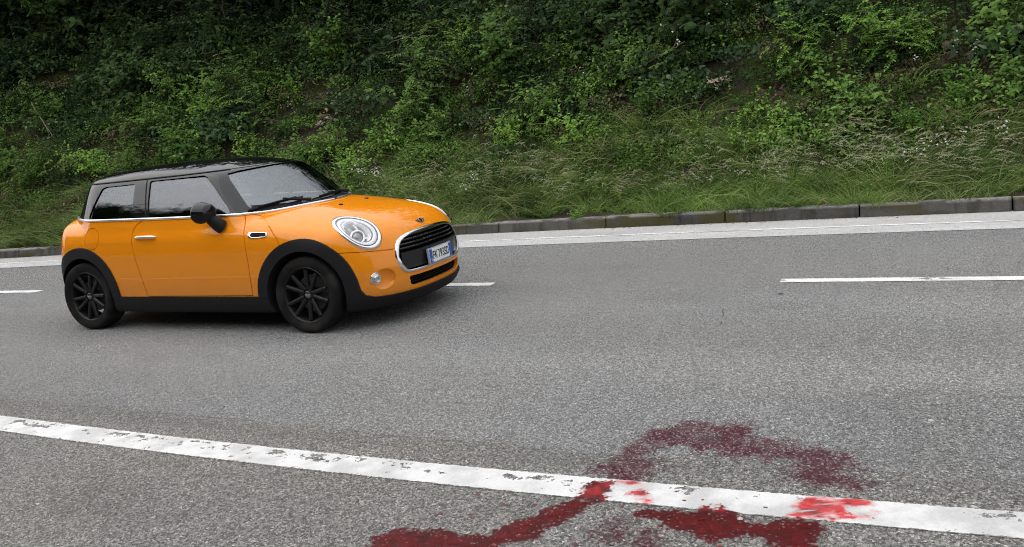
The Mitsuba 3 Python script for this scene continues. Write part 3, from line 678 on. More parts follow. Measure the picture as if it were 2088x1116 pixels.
# ---- side vents, mirrors, wipers, washer jets, aerial
for s in (-1, 1):
    v = numbered(P_('side_vent'))
    pol = rounded([(1.985, .838), (2.168, .828), (2.178, .790), (2.02, .786), (1.985, .800)], .016)
    pl = np.array(pol); k = len(pl)
    def onside(p, lift): 
        q = on_body(np.stack([p[:, 0], np.full(len(p), s * 1.0), p[:, 1]], 1), np.tile([0, -s, 0], (len(p), 1)), t1=.5); q[:, 1] += s * lift; return q
    c_ = pl.mean(0); inner = c_ + (pl - c_) * [.82, .66] + [.010, 0]
    part(v + '__frame', mir(ribbon([onside(pl, -.004) * [1, s * s, 1], onside(pl, .006), onside(c_ + (pl - c_) * .95, .010), onside(inner, .008), onside(inner, -.002)]), -1), 'chrome', 40)
    part(v + '__insert', ribbon([onside(inner, .003), onside(c_ + [.01, 0] + (inner - c_ - [.01, 0]) * .02, .003)]), 'black_plastic', False)
    for t in (-.010, .0, .010): part(v + '__fin', tube(onside(np.stack([np.linspace(2.04, 2.155, 10), np.full(10, .811 + t)], 1), .005), .0028, 6), 'gloss_black', 60)

    m = numbered(P_('door_mirror')); dx = 0.0 if s < 0 else -.12                  # the far one is folded back a little
    head = Manifold.hull(ball([1.585 + dx, s * .893, 1.020], .088, (.55, 1.28, 1.0)) + ball([1.645 + dx, s * .885, 1.018], .072, (.62, 1.22, 1.0)))
    head = head - box(1.0, 1.550 + dx, -2, 2, .5, 1.5)
    upper = head ^ box(1, 2, -2, 2, 1.012, 2); low = head ^ box(1, 2, -2, 2, 0, 1.008)
    part(m + '__cap', upper, 'gloss_black', 50); part(m + '__housing', low, 'black_plastic', 50)
    part(m + '__glass', ball([1.552 + dx, s * .893, 1.020], .066, (.05, 1.3, .95)), 'mirror_glass', 50)
    foot = tube([[1.63 + dx, s * .875, .985], [1.655 + dx * .8, s * .855, .950], [1.685 + dx * .5, s * .830, .912], [1.695 + dx * .5, s * .800, .888]], [.036, .046, .054, .058], 20)
    part(m + '__foot', foot, 'black_plastic', 60)
def on_glass(x, y, lift=.0):
    p = on_body(np.stack([np.full(len(y), 2.9), y, x], 1), np.tile([-1.0, 0, 0], (len(y), 1)), t1=1.7, n=700); return p + unit(G(p)) * lift
for a, b, c in (((-.665, .985), (-.40, 1.024), (-.22, .978)), ((-.17, .990), (.22, 1.008), (.40, .975))):
    w = numbered(P_('wiper'))
    t = np.linspace(0, 1, 14); y = a[0] + (b[0] + .18 - a[0]) * t; z = a[1] + (b[1] - a[1]) * np.sin(t * 1.5)
    part(w + '__blade', tube(on_glass(z, y, .012), .0085, 6), 'rubber', 60); part(w + '__spine', tube(on_glass(z, y, .026)[2:-2], .007, 6), 'black_plastic', 60)
    t = np.linspace(0, 1, 8); y = b[0] + (c[0] - b[0]) * t; z = b[1] + (c[1] - b[1]) * t
    part(w + '__arm', tube(on_glass(z, y, .03), np.linspace(.009, .015, 8), 8), 'black_plastic', 60)
for x, y in ((2.446, -.19), (2.446, .19)):
    p = on_body([[x, y, 1.3]], [[0, 0, -1.0]], t1=.6)[0]
    part(P_('washer_jet'), ball(p, .016, (1.2, 1.0, .7)), 'black_plastic', 50)
cowl = [on_body(np.stack([2.25 - .81 * yy_ ** 2 - d, yy_, 0 * yy_ + 1.3], 1), np.tile([0, 0, -1.0], (len(yy_), 1)), t1=.6) + [0, 0, .004] for yy_ in (np.linspace(-.62, .62, 40),) for d in (.012, .05, .085)]
cw = np.vstack(cowl); cf = [[k * 40 + j, k * 40 + j + 1, (k + 1) * 40 + j + 1] for k in (0, 1) for j in range(39)] + [[k * 40 + j, (k + 1) * 40 + j + 1, (k + 1) * 40 + j] for k in (0, 1) for j in range(39)]
part(P_('cowl'), trimesh.Trimesh(cw, np.array(cf), process=False), 'black_plastic', 60)
part(P_('aerial'), tube([[-.22, 0, 1.352], [-.30, 0, 1.375], [-.36, 0, 1.382]], [.016, .010, .004], 10), 'black_plastic', 60)

# ---- wheels
def wheel(ax, s, spin):
    w = numbered(P_('wheel')); R0 = .312
    tp = [(.222, -.085), (.255, -.098), (.285, -.102), (.300, -.094), (.309, -.075), (R0, -.04), (R0, .04), (.309, .075), (.300, .094), (.285, .102), (.255, .098), (.222, .085), (.205, .06), (.205, -.06), (.222, -.085)]
    tyre = lathe(tp, 96)
    rim = lathe([(.224, -.080), (.228, -.084), (.222, -.090), (.215, -.086), (.206, -.070), (.198, -.03), (.19, .05), (.20, .08), (.21, .08), (.21, -.07), (.224, -.080)], 96)
    sp = []
    for k in range(10):
        a = spin + k * 2 * np.pi / 10 + (.05 if k % 2 else -.05)
        r = np.linspace(.05, .205, 9); wd = .0215 - .004 * (r / .2); d = -.052 - .022 * np.sin((r - .05) / .155 * 1.4)
        P = np.stack([r * math.cos(a), d, r * math.sin(a)], 1); q = tube(P, wd, 10); sp.append(q)
    hub = lathe([(.0, -.070), (.030, -.070), (.052, -.060), (.060, -.045), (.060, .0), (.0, .0)], 48)
    cap = lathe([(.0, -.0745), (.022, -.0745), (.027, -.071), (.027, -.066), (.0, -.066)], 32)
    bolts = []
    for k in range(5):
        a = spin + k * 2 * np.pi / 5; b = trimesh.creation.cylinder(.007, .02, sections=8); b.apply_transform(trimesh.transformations.rotation_matrix(math.pi / 2, [1, 0, 0])); b.apply_translation([.042 * math.cos(a), -.066, .042 * math.sin(a)]); bolts.append(b)
    disc = lathe([(.0, .0), (.15, .0), (.15, .012), (.0, .012)], 48)
    def place(m):
        q = tm(m).copy()
        if s > 0: q.vertices = q.vertices * [1, -1, 1]; q.faces = q.faces[:, ::-1]
        q.apply_translation([ax, s * .722, .312]); return q
    part(w + '__tyre', place(tyre), 'tyre', 40); part(w + '__rim', place(rim), 'rim_black', 40)
    for q in sp: part(w + '__spoke', place(q), 'rim_black', 60)
    part(w + '__hub', place(hub), 'rim_black', 40); part(w + '__hub_cap', place(cap), 'dark_chrome', 40); part(w + '__wheel_bolts', place(cat(bolts)), 'rim_black', 30); part(w + '__brake_disc', place(disc), 'brake_steel', 40)
    for b in (-1, 1):
        e = trimesh.creation.box([.016, .002, .006]); e.apply_translation([b * .012, -.0752, 0]); part(w + '__cap_mark', place(e), 'chrome', False)
for ax, s, sp in ((0, -1, .1), (AX[1], -1, .34), (0, 1, .2), (AX[1], 1, .5)): wheel(ax, s, sp)

# ---- inside the cabin
def block(x0, x1, y0, y1, z0, z1, r=.03):
    c = Manifold.sphere(r, 12); return Manifold.hull(sum([c.translate([x, y, z]) for x in (x0 + r, x1 - r) for y in (y0 + r, y1 - r) for z in (z0 + r, z1 - r)][1:], c.translate([x0 + r, y0 + r, z0 + r])))
dash = Manifold.hull(block(1.55, 1.66, -.62, .62, .70, .93) + block(1.55, 1.95, -.58, .58, .80, .955, .02))
part(P_('dashboard'), dash ^ S5, 'dark_trim', 40)
for y in (-.34, .34):
    s_ = numbered(P_('front_seat'))
    part(s_ + '__cushion', block(.62, 1.15, y - .25, y + .25, .55, .70, .06), 'seat_cloth', 50)
    part(s_ + '__backrest', Manifold.hull(block(.58, .72, y - .24, y + .24, .62, .75, .05) + block(.42, .54, y - .20, y + .20, 1.05, 1.15, .05)), 'seat_cloth', 50)
    part(s_ + '__headrest', block(.39, .48, y - .13, y + .13, 1.15, 1.31, .04), 'seat_cloth', 50)
part(P_('rear_bench'), Manifold.hull(block(-.20, -.05, -.52, .52, .62, .75, .05) + block(-.30, -.20, -.50, .50, .98, 1.06, .05)) + block(-.2, .4, -.52, .52, .55, .68, .05), 'seat_cloth', 50)
sw = trimesh.creation.torus(.175, .016, 48, 10); sw.apply_transform(trimesh.transformations.rotation_matrix(-1.18, [0, 1, 0])); sw.apply_translation([1.34, .34, .935])
wh = numbered(P_('steering_wheel')); part(wh + '__rim', sw, 'rubber', 60)
hubm = ball([1.36, .34, .925], .06, (.4, 1, 1)); part(wh + '__boss', hubm, 'dark_trim', 50)
part(wh + '__column', tube([[1.36, .34, .925], [1.6, .34, .84]], .03, 12), 'dark_trim', 50)
for a in (0, math.pi, -math.pi / 2): part(wh + '__arm', tube([[1.36, .34, .925], [1.34 + .065 * math.sin(a) * -1, .34 + .17 * math.cos(a), .935 + .16 * math.sin(a)]], .011, 8), 'rubber', 50)
part(P_('rear_view_mirror'), block(1.50, 1.525, -.12, .12, 1.235, 1.30, .012), 'dark_trim', 50)
# ================================================================== PLANTS
RNG = np.random.default_rng(11)
def uvec(r, n):
    v = r.normal(size=(n, 3)); return unit(v)
class Leafage:
    """Collects leaves, blades and stems of one plant; u of the uv is a leaf's own tone, v marks the kind of tissue."""
    def __init__(self): self.V, self.F, self.U, self.n = [], [], [], 0
    def add(self, V, Fc, u, v):
        self.V.append(V.reshape(-1, 3)); self.F.append(Fc + self.n); self.n += len(self.V[-1]); self.U.append(np.stack([u, v], 1))
    def leaves(self, r, pos, d, up, L, W, v=0.0, droop=.25, fold=.25):
        """Pointed oval leaves at pos along d, faces towards up."""
        n = len(pos); L = np.broadcast_to(L, (n,))[:, None]; W = np.broadcast_to(W, (n,))[:, None]
        d = unit(d); s = unit(np.cross(d, up)); nn = np.cross(s, d)
        def pt(t, w): return pos + d * L * t + s * W * w * .5 + nn * (np.abs(w) * W * fold * .5 - droop * L * t * t)
        P = np.stack([pt(0, 0), pt(.32, 1), pt(.32, -1), pt(.68, .82), pt(.68, -.82), pt(1, 0)], 1)
        f = np.array([[0, 2, 1], [1, 2, 4], [1, 4, 3], [3, 4, 5]]); Fc = (np.arange(n)[:, None, None] * 6 + f).reshape(-1, 3)
        u = r.uniform(0, 1, n); self.add(P, Fc, np.repeat(u, 6), np.full(n * 6, float(v)))
    def blades(self, r, pos, d, L, W, bendto, v=1.0, k=4):
        """Grass blades: start pos, start direction d, curving over by bendto (vector per blade)."""
        n = len(pos); t = np.linspace(0, 1, k + 1); L = np.broadcast_to(L, (n,)); W = np.broadcast_to(W, (n,))
        c = pos[:, None] + L[:, None, None] * (d[:, None] * t[None, :, None] + bendto[:, None] * (t ** 2)[None, :, None])
        s = unit(np.cross(d + bendto, uvec(r, n) * .4 + [0.15, -1, .1])); w = W[:, None, None] * (1 - t[None, :, None] ** 1.6) * s[:, None] * .5
        P = np.stack([c[:, :-1] - w[:, :-1], c[:, :-1] + w[:, :-1]], 2).reshape(n, 2 * k, 3); P = np.concatenate([P, c[:, -1:]], 1); m = 2 * k + 1
        f = []
        for i in range(k - 1): a = 2 * i; f += [[a, a + 1, a + 3], [a, a + 3, a + 2]]
        f.append([2 * k - 2, 2 * k - 1, 2 * k]); Fc = (np.arange(n)[:, None, None] * m + np.array(f)).reshape(-1, 3)
        u = r.uniform(0, 1, n); self.add(P, Fc, np.repeat(u, m), np.full(n * m, float(v))); return c[:, -1], unit(c[:, -1] - c[:, -2])
    def stem(self, r, path, r0, r1, v=2.0, n=4):
        q = tube(path, np.linspace(r0, r1, len(path)), n, cap=False); self.add(np.asarray(q.vertices), np.asarray(q.faces), np.full(len(q.vertices), r.uniform()), np.full(len(q.vertices), float(v)))
    def mesh(self): return np.vstack(self.V), np.vstack(self.F), np.vstack(self.U)
def group(key, parts):
    """A shapegroup whose entries are the parts: name -> (Leafage, bsdf)."""
    d = {'type': 'shapegroup'}
    for name, (lf, b) in parts.items():
        V, Fc, U = lf.mesh(); d[name] = mikit.ply((V, Fc), b, False, uv=U)
    scene[key] = d
UPZ = np.array([0, 0, 1.0])
def curve(r, base, d, L, wob=.25, n=7, lift=0.0):
    p = [np.array(base, float)]; d = unit(np.array(d, float))
    for _ in range(n - 1):
        d = unit(d + r.normal(size=3) * wob + UPZ * lift); p.append(p[-1] + d * L / (n - 1))
    return np.array(p)
def along(path, t):
    x = np.linspace(0, 1, len(path)); p = np.stack([np.interp(t, x, path[:, k]) for k in range(3)], 1); g = np.gradient(path, axis=0); g = np.stack([np.interp(t, x, g[:, k]) for k in range(3)], 1); return p, unit(g)

def shrub(seed, R=.55, H=.75, stems=11, twigs=7, per=9, L=.060, W=.034, compound=False, lean=(0, -.35), v=0.0, spread=.8):
    r = np.random.default_rng(seed); S, Lf = Leafage(), Leafage()
    for _ in range(stems):
        a = r.uniform(0, 2 * np.pi); rad = r.uniform(.1, spread); d = [math.cos(a) * rad + lean[0], math.sin(a) * rad + lean[1], 1.0]
        p = curve(r, [r.normal() * R * .18, r.normal() * R * .18, -.12], d, H * r.uniform(.7, 1.25), .17, 8, -.02); S.stem(r, p, .008, .003)
        for t in r.uniform(.2, 1, twigs):
            b, g = along(p, np.array([t])); tw = curve(r, b[0], g[0] * .5 + uvec(r, 1)[0] * .9 + UPZ * .25, R * r.uniform(.3, .62), .22, 5, -.03); S.stem(r, tw, .004, .0015, n=3)
            if compound:
                for t2 in np.linspace(.3, 1, 3):
                    b2, g2 = along(tw, np.array([t2])); out = unit(g2[0] * .5 + uvec(r, 1)[0] * .9 + UPZ * .15); ra = curve(r, b2[0], out, r.uniform(.15, .24), .05, 5, -.12); S.stem(r, ra, .0016, .0008, n=3)
                    k = 6; tt = np.linspace(.18, .95, k); q, gg = along(ra, tt); side = unit(np.cross(gg, UPZ + r.normal(size=3) * .15))
                    for sgn in (-1, 1): Lf.leaves(r, q, side * sgn * .9 + gg * .42, np.tile(UPZ, (k, 1)) + r.normal(size=(k, 3)) * .25, L * r.uniform(.8, 1.1, k), W, v, .15, .2)
                    Lf.leaves(r, q[-1:], gg[-1:], UPZ[None], L, W, v)
            else:
                tt = np.clip(np.linspace(.1, 1, per) + r.normal(size=per) * .03, 0, 1); q, gg = along(tw, tt); side = unit(np.cross(gg, uvec(r, per) * .5 + UPZ)) * np.where(np.arange(per) % 2, 1, -1)[:, None]
                Lf.leaves(r, q, side * .85 + gg * .5 + r.normal(size=(per, 3)) * .25 - UPZ * .1, np.tile(UPZ + [0, -.5, 0], (per, 1)) + r.normal(size=(per, 3)) * .35, L * r.uniform(.65, 1.2, per), W * r.uniform(.8, 1.15, per), v)
    return S, Lf
def herb(seed, H=.7, stems=7, L=.085, W=.042, v=.25):
    """Upright herbs with pairs of leaves, getting smaller towards the top."""
    r = np.random.default_rng(seed); S, Lf = Leafage(), Leafage()
    for _ in range(stems):
        p = curve(r, [r.normal() * .14, r.normal() * .14, -.05], [r.normal() * .22, r.normal() * .22 - .15, 1], H * r.uniform(.6, 1.2), .07, 7); S.stem(r, p, .0045, .002, 2.2)
        k = 8; tt = np.linspace(.15, 1, k); q, g = along(p, tt); a = r.uniform(0, 6) + np.arange(k) * 1.57
        for s in (0, np.pi):
            d = np.stack([np.cos(a + s), np.sin(a + s), np.full(k, .25)], 1) + r.normal(size=(k, 3)) * .15
            Lf.leaves(r, q, d, np.tile(UPZ, (k, 1)) + r.normal(size=(k, 3)) * .2, L * (1.15 - .65 * tt) * r.uniform(.8, 1.2, k), W * (1.15 - .55 * tt), v, .35)
    return S, Lf
def carpet(seed, R=.5, n=330, L=.07, W=.046, v=.1, h=.22, stems=True):
    """Low growth: leaves on short stalks over about a square metre, and a few trailing shoots."""
    r = np.random.default_rng(seed); Lf = Leafage(); a = r.uniform(0, 2 * np.pi, n); q = R * np.sqrt(r.uniform(0, 1, n)); z = r.uniform(-.03, 1, n) ** 1.4 * h if False else np.abs(r.uniform(0, 1, n)) ** 1.4 * h
    pos = np.stack([q * np.cos(a), q * np.sin(a), z], 1); d = uvec(r, n) + [0, -.35, .2]
    Lf.leaves(r, pos, d, np.tile([0, -.55, 1.0], (n, 1)) + r.normal(size=(n, 3)) * .45, L * r.uniform(.5, 1.3, n), W * r.uniform(.6, 1.2, n), v)
    return Lf
def grass(seed, n=54, L=.38, R=.15, W=.0115, v=1.0, lean=(.12, -.18), stiff=.42):
    r = np.random.default_rng(seed); Lf = Leafage(); a = r.uniform(0, 2 * np.pi, n); q = R * np.sqrt(r.uniform(0, 1, n)); pos = np.stack([q * np.cos(a), q * np.sin(a), q * 0 - .03], 1)
    out = np.stack([np.cos(a), np.sin(a), 0 * a], 1); d = unit(out * r.uniform(.1, .7, n)[:, None] + UPZ + r.normal(size=(n, 3)) * .12)
    b = out * r.uniform(.1, .6, n)[:, None] + np.array([lean[0], lean[1], -stiff]) * r.uniform(.4, 1.2, n)[:, None]
    Lf.blades(r, pos, d, L * r.uniform(.45, 1.25, n), W * r.uniform(.7, 1.3, n), b, v); return Lf
def plumes(seed, n=13, H=.66, R=.22, lean=(.38, -.15)):
    """Flowering grass: thin culms that nod over with the wind, each ending in a pale feathery plume."""
    r = np.random.default_rng(seed); C_, Pl = Leafage(), Leafage(); a = r.uniform(0, 2 * np.pi, n); q = R * np.sqrt(r.uniform(0, 1, n)); pos = np.stack([q * np.cos(a), q * np.sin(a), 0 * q - .03], 1)
    d = unit(np.stack([np.cos(a) * .25, np.sin(a) * .25, 1 + 0 * a], 1) + r.normal(size=(n, 3)) * .12)
    b = np.array([lean[0], lean[1], -.22])[None] * r.uniform(.5, 1.3, n)[:, None] + r.normal(size=(n, 3)) * .08; Lh = H * r.uniform(.6, 1.2, n)
    tip, td = C_.blades(r, pos, d, Lh, .0045, b, 1.3, 5)
    k = 30; t = np.repeat(np.linspace(0, 1, k)[None], n, 0); pl = r.uniform(.14, .24, n)[:, None, None]
    dr_ = unit(td * .8 + np.array([lean[0], lean[1], 0]) * .5); c = tip[:, None] + pl * (dr_[:, None] * t[..., None] + np.array([lean[0] * .4, lean[1] * .4, -.55])[None, None] * (t ** 2)[..., None]) - dr_[:, None] * .02
    c = c.reshape(-1, 3); dd = unit(np.repeat(dr_, k, 0) + uvec(r, n * k) * .55 - UPZ * .35); w = (.010 * np.sin(np.clip(t, .06, .97) * np.pi) ** .6).ravel()
    Pl.leaves(r, c, dd, uvec(r, n * k), .022 + 0 * w, w * .7 + .001, 3.0, .1, .1); return C_, Pl
def blossoms(seed, n=26, H=.7, R=.22, size=.024, spike=False, v=4.0):
    """Tall stalks with small white flower heads: each a ring of petals."""
    r = np.random.default_rng(seed); S, Lf, Fl = Leafage(), Leafage(), Leafage()
    for _ in range(max(3, n // 5)):
        p = curve(r, [r.normal() * R * .5, r.normal() * R * .5, -.05], [r.normal() * .25, r.normal() * .25 - .2, 1], H * r.uniform(.7, 1.15), .09, 7); S.stem(r, p, .003, .0015, 2.2)
        k = 9; tt = np.linspace(.1, .85, k); q, g = along(p, tt); Lf.leaves(r, q, uvec(r, k) + [0, -.2, .3], np.tile(UPZ, (k, 1)), .055 * r.uniform(.6, 1.1, k), .018, .3)
        for t in (r.uniform(.45, 1, 8) if spike else r.uniform(.88, 1, 5)):
            b, g = along(p, np.array([t])); c = b[0] + uvec(r, 1)[0] * (.03 if spike else .07) + UPZ * .02; up = unit(UPZ * .7 + [0, -.7, 0] + r.normal(size=3) * .4); s_ = unit(np.cross(up, [1, .2, .1])); e = np.cross(up, s_); m = 7; an = np.arange(m) * 2 * np.pi / m
            dirs = np.cos(an)[:, None] * s_ + np.sin(an)[:, None] * e; Fl.leaves(r, np.tile(c, (m, 1)), dirs, np.tile(up, (m, 1)), size * .62, size * .5, v, .05, .1)
            S.stem(r, np.array([b[0], (b[0] + c) / 2 - UPZ * .004, c]), .0012, .001, 2.2, 3)
    return S, Lf, Fl
def spray(r, Lf, S, base, d, L, compound=True, leaf=.075, w=.034, v=.0):
    """One leafy bough of a tree."""
    p = curve(r, base, d, L, .13, 8, -.05); S.stem(r, p, .012, .003, n=5)
    for t in np.linspace(.15, 1, 11):
        b, g = along(p, np.array([t])); tw = curve(r, b[0], g[0] * .6 + uvec(r, 1)[0] * .85, L * r.uniform(.16, .34), .18, 5, -.06); S.stem(r, tw, .004, .0015, n=3)
        k = 11; tt = np.linspace(.12, 1, k); q, gg = along(tw, tt); side = unit(np.cross(gg, uvec(r, k) * .4 + UPZ)) * np.where(np.arange(k) % 2, 1, -1)[:, None]
        Lf.leaves(r, q, side * .8 + gg * .5 + r.normal(size=(k, 3)) * .25 - UPZ * .25, np.tile(UPZ + [0, -.5, 0], (k, 1)) + r.normal(size=(k, 3)) * .35, leaf * r.uniform(.65, 1.2, k), w * r.uniform(.8, 1.15, k), v)

# ---- materials: one leaf BSDF per hue family, toned by uv.x leaf by leaf and by place
def leaf_mat(key, dark, light, pale, shift=0.0, patch=.7):
    def fn(p, n, uv):
        a = fbm(p.x * patch + shift, p.y * patch, p.z * patch, 3); t = dr.clip(.55 * uv.x + 1.9 * (a - .38), 0, 1)
        c = mix(dark, light, t); return mix(c, mi.Color3f(pale), smoothstep(.90, .98, uv.x) * .7)
    scene[key] = {'type': 'principledthin', 'base_color': proc(fn), 'roughness': .55, 'spec_trans': 0.0, 'diff_trans': .55, 'eta': 1.4}
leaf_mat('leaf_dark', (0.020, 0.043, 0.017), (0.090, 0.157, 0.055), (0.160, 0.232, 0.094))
leaf_mat('leaf_mid', (0.044, 0.098, 0.024), (0.205, 0.35, 0.084), (0.297, 0.405, 0.149), 3.0)
leaf_mat('leaf_bright', (0.085, 0.185, 0.034), (0.29, 0.49, 0.095), (0.400, 0.525, 0.175), 6.0)
leaf_mat('leaf_blue', (0.029, 0.063, 0.038), (0.119, 0.189, 0.081), (0.238, 0.308, 0.168), 9.0)
leaf_mat('leaf_dry', (0.085, 0.075, 0.040), (0.26, 0.235, 0.135), (0.40, 0.37, 0.24), 2.0)
def grass_tone(p, n, uv):
    a = fbm(p.x * 1.6, p.y * 1.6, p.z * 1.6 + 3, 3); t = dr.clip(.6 * uv.x + 1.6 * (a - .40), 0, 1); c = mix((.040, .088, .022), (.29, .43, .120), t)
    return mix(c, mi.Color3f(.46, .41, .24), smoothstep(.78, .95, uv.x + .35 * (fbm(p.x * .5, p.y * .5, 7) - .5)) * .8)
scene['grass_blade'] = {'type': 'principledthin', 'base_color': proc(grass_tone), 'roughness': .6, 'spec_trans': 0.0, 'diff_trans': .5, 'eta': 1.4}
scene['seed_plume'] = {'type': 'principledthin', 'base_color': rgb(.50, .49, .34), 'roughness': .8, 'spec_trans': 0.0, 'diff_trans': .6, 'eta': 1.3}
scene['petal_white'] = {'type': 'principledthin', 'base_color': rgb(.74, .75, .70), 'roughness': .7, 'spec_trans': 0.0, 'diff_trans': .5, 'eta': 1.3}
def bark_tone(p, n, uv): g = .025 + .05 * fbm(p.x * 14, p.y * 14, p.z * 5, 3); return mi.Color3f(g * 1.15, g, g * .82)
mat('bark', {'type': 'principled', 'base_color': proc(bark_tone), 'roughness': .9, 'specular': .15})
mat('green_stem', {'type': 'principled', 'base_color': rgb(.06, .075, .028), 'roughness': .7})
def rock_tone(p, n, uv):
    s = fbm(p.x * 9, p.y * 9, p.z * 9, 4); r = noise(p.x * 60, p.y * 60, p.z * 60); c = mix((.13, .075, .060), (.34, .27, .24), smoothstep(.3, .75, s * .7 + r * .3 + (uv.x - .5) * .5)); return c * (.6 + .8 * uv.x)
mat('rock', {'type': 'principled', 'base_color': proc(rock_tone), 'roughness': .9, 'specular': .2})
mat('dry_stalk', {'type': 'principled', 'base_color': rgb(.20, .165, .10), 'roughness': .9})

# ---- prototypes
def proto2(key, S, Lf, leaf, stem='bark'): group(key, {'stem': (S, stem), 'leaves': (Lf, leaf)})
for k in range(3):
    proto2('proto_broad_%d' % k, *shrub(20 + k, L=.075, W=.044), 'leaf_mid'); proto2('proto_broad_dark_%d' % k, *shrub(30 + k, R=.7, H=.9, stems=12, L=.092, W=.056), 'leaf_dark'); proto2('proto_broad_bright_%d' % k, *shrub(40 + k, R=.5, H=.7, L=.062, W=.034, per=9), 'leaf_bright')
for k in range(2):
    proto2('proto_pinnate_%d' % k, *shrub(50 + k, R=.5, H=.75, stems=6, twigs=5, L=.050, W=.024, compound=True, spread=.6), 'leaf_bright'); proto2('proto_pinnate_mid_%d' % k, *shrub(55 + k, R=.6, H=.8, stems=7, twigs=5, L=.048, W=.023, compound=True), 'leaf_mid')
    proto2('proto_pinnate_dark_%d' % k, *shrub(58 + k, R=.7, H=.9, stems=8, twigs=5, L=.052, W=.026, compound=True), 'leaf_blue')
    proto2('proto_herb_%d' % k, *herb(60 + k), 'leaf_mid', 'green_stem'); proto2('proto_herb_bright_%d' % k, *herb(64 + k, H=.55, stems=8, L=.07, W=.03), 'leaf_bright', 'green_stem')
    C1, P1 = plumes(70 + k); group('proto_plume_%d' % k, {'culm': (C1, 'grass_blade'), 'plume': (P1, 'seed_plume')})
    S1, L1, F1 = blossoms(80 + k, 26, .62, size=.026); group('proto_daisy_%d' % k, {'stem': (S1, 'green_stem'), 'leaves': (L1, 'leaf_mid'), 'flowers': (F1, 'petal_white')})
    S1, L1, F1 = blossoms(84 + k, 18, .85, size=.022, spike=True); group('proto_spike_%d' % k, {'stem': (S1, 'green_stem'), 'leaves': (L1, 'leaf_mid'), 'flowers': (F1, 'petal_white')})
def one(key, lf, b): group(key, {'blades': (lf, b)})
for k in range(3):
    one('proto_grass_%d' % k, grass(90 + k), 'grass_blade'); one('proto_long_grass_%d' % k, grass(94 + k, n=52, L=.58, R=.2, W=.0125, lean=(.45, -.25), stiff=.55), 'grass_blade'); one('proto_dry_%d' % k, grass(97 + k, n=40, L=.45, R=.2, W=.007, lean=(.2, -.5), stiff=.5), 'leaf_dry')
for k in range(2):
    for nm, b in (('dry', 'leaf_dry'), ('dark', 'leaf_dark'), ('mid', 'leaf_mid'), ('bright', 'leaf_bright'), ('blue', 'leaf_blue')): one('proto_carpet_%s_%d' % (nm, k), carpet(100 + k + 10 * len(nm), L=.085 if nm in ('dark', 'blue') else .068), b)

def stand(x, s, scale=1.0, rot=0.0, lift=0.0, tilt=.35, zs=1.0):
    """A place on the bank, standing between plumb and square to the slope."""
    x, s = float(x), float(s); e = .15; p = bank(x, s); ds = (bank_z(x, s + e) - bank_z(x, s - e)) / (2 * e)
    return T().translate([float(p[0]), float(p[1]), float(p[2]) + lift]).rotate([1, 0, 0], tilt * math.degrees(math.atan(float(ds)))).rotate([0, 0, 1], rot).scale([scale, scale, scale * zs])
def inst(key, group_, M): scene[key] = {'type': 'instance', 'shapegroup': {'type': 'ref', 'id': group_}, 'to_world': M}
COUNT = {}
def scatter(name, groups, pts, smin_, smax_, tilt=.35, r=RNG, rot=None):
    """Ground cover: copies keyed name__001 and on, all one mass."""
    for x, s in pts:
        COUNT[name] = COUNT.get(name, 0) + 1; g_ = groups[int(r.integers(len(groups)))]
        inst('%s__%03d' % (name, COUNT[name]), g_, stand(x, s, r.uniform(smin_, smax_), r.uniform(0, 360) if rot is None else r.normal(0, rot), 0, tilt))
def plant(name, group_, x, s, scale, label, cat, grp=None, rot=None, tilt=.3, lift=-.03, zs=1.0):
    key = numbered(name); inst(key, group_, stand(x, s, scale, RNG.uniform(0, 360) if rot is None else rot, lift, tilt, zs)); tag(key, label, cat, grp); return key
def field(n, x0, x1, s0, s1, dens=None, r=RNG):
    """Points spread over the bank, kept where dens(x, s) beats chance."""
    p = np.stack([r.uniform(x0, x1, n), r.uniform(s0, s1, n)], 1)
    if dens is not None: p = p[r.uniform(0, 1, n) < dens(p[:, 0], p[:, 1])]
    return p
# ================================================================== WHAT GROWS ON THE BANK
def nz(x, s, f=.5, o=0.0): return meshkit.fbm(np.stack([np.asarray(x) * f + o, np.asarray(s) * f * 1.4, 0 * np.asarray(x) + o], -1), 3, 2)
GR, LG, DRY = ['proto_grass_%d' % k for k in range(3)], ['proto_long_grass_%d' % k for k in range(3)], ['proto_dry_%d' % k for k in range(3)]
SH0 = ['proto_broad_dark_%d' % k for k in range(3)] + ['proto_pinnate_dark_0', 'proto_pinnate_dark_1']
# grass of the verge, thinning out uphill
def d_grass(x, s): return np.clip(1.25 - np.maximum(s - 1.0, 0) * (.75 + .5 * (x < -8)) + (nz(x, s, .8, 4) - .5) * 1.2, 0, 1) * np.clip((s - .16) / .25, 0, 1)
scatter('grass', GR, field(2500, -21, 2.6, .12, 2.9, d_grass), .55, 1.1)
scatter('grass', LG, field(1000, -21, 2.6, .45, 2.4, lambda x, s: np.clip(d_grass(x, s) * (nz(x, s, .6, 8) * 1.9 - .35), 0, 1)), .6, 1.1, .3, rot=40)
scatter('grass', GR, field(240, -20, 2.4, -.03, .16, lambda x, s: np.clip(nz(x, s, 1.2, 51) * 4 - 1.4, 0, 1)), .5, .9)
tag('grass', 'long unmown grass leaning over the soil behind the kerb', 'grass', kind='stuff')
scatter('dry_grass', DRY, field(1100, -21, 2.6, .5, 3.8, lambda x, s: np.clip((nz(x, s, .7, 13) - .46) * 5, 0, 1) * np.clip((s - .7) / .5, 0, 1)), .6, 1.2)
tag('dry_grass', 'withered brown grass among the green on the slope', 'grass', kind='stuff')
PL = ['proto_plume_0', 'proto_plume_1']
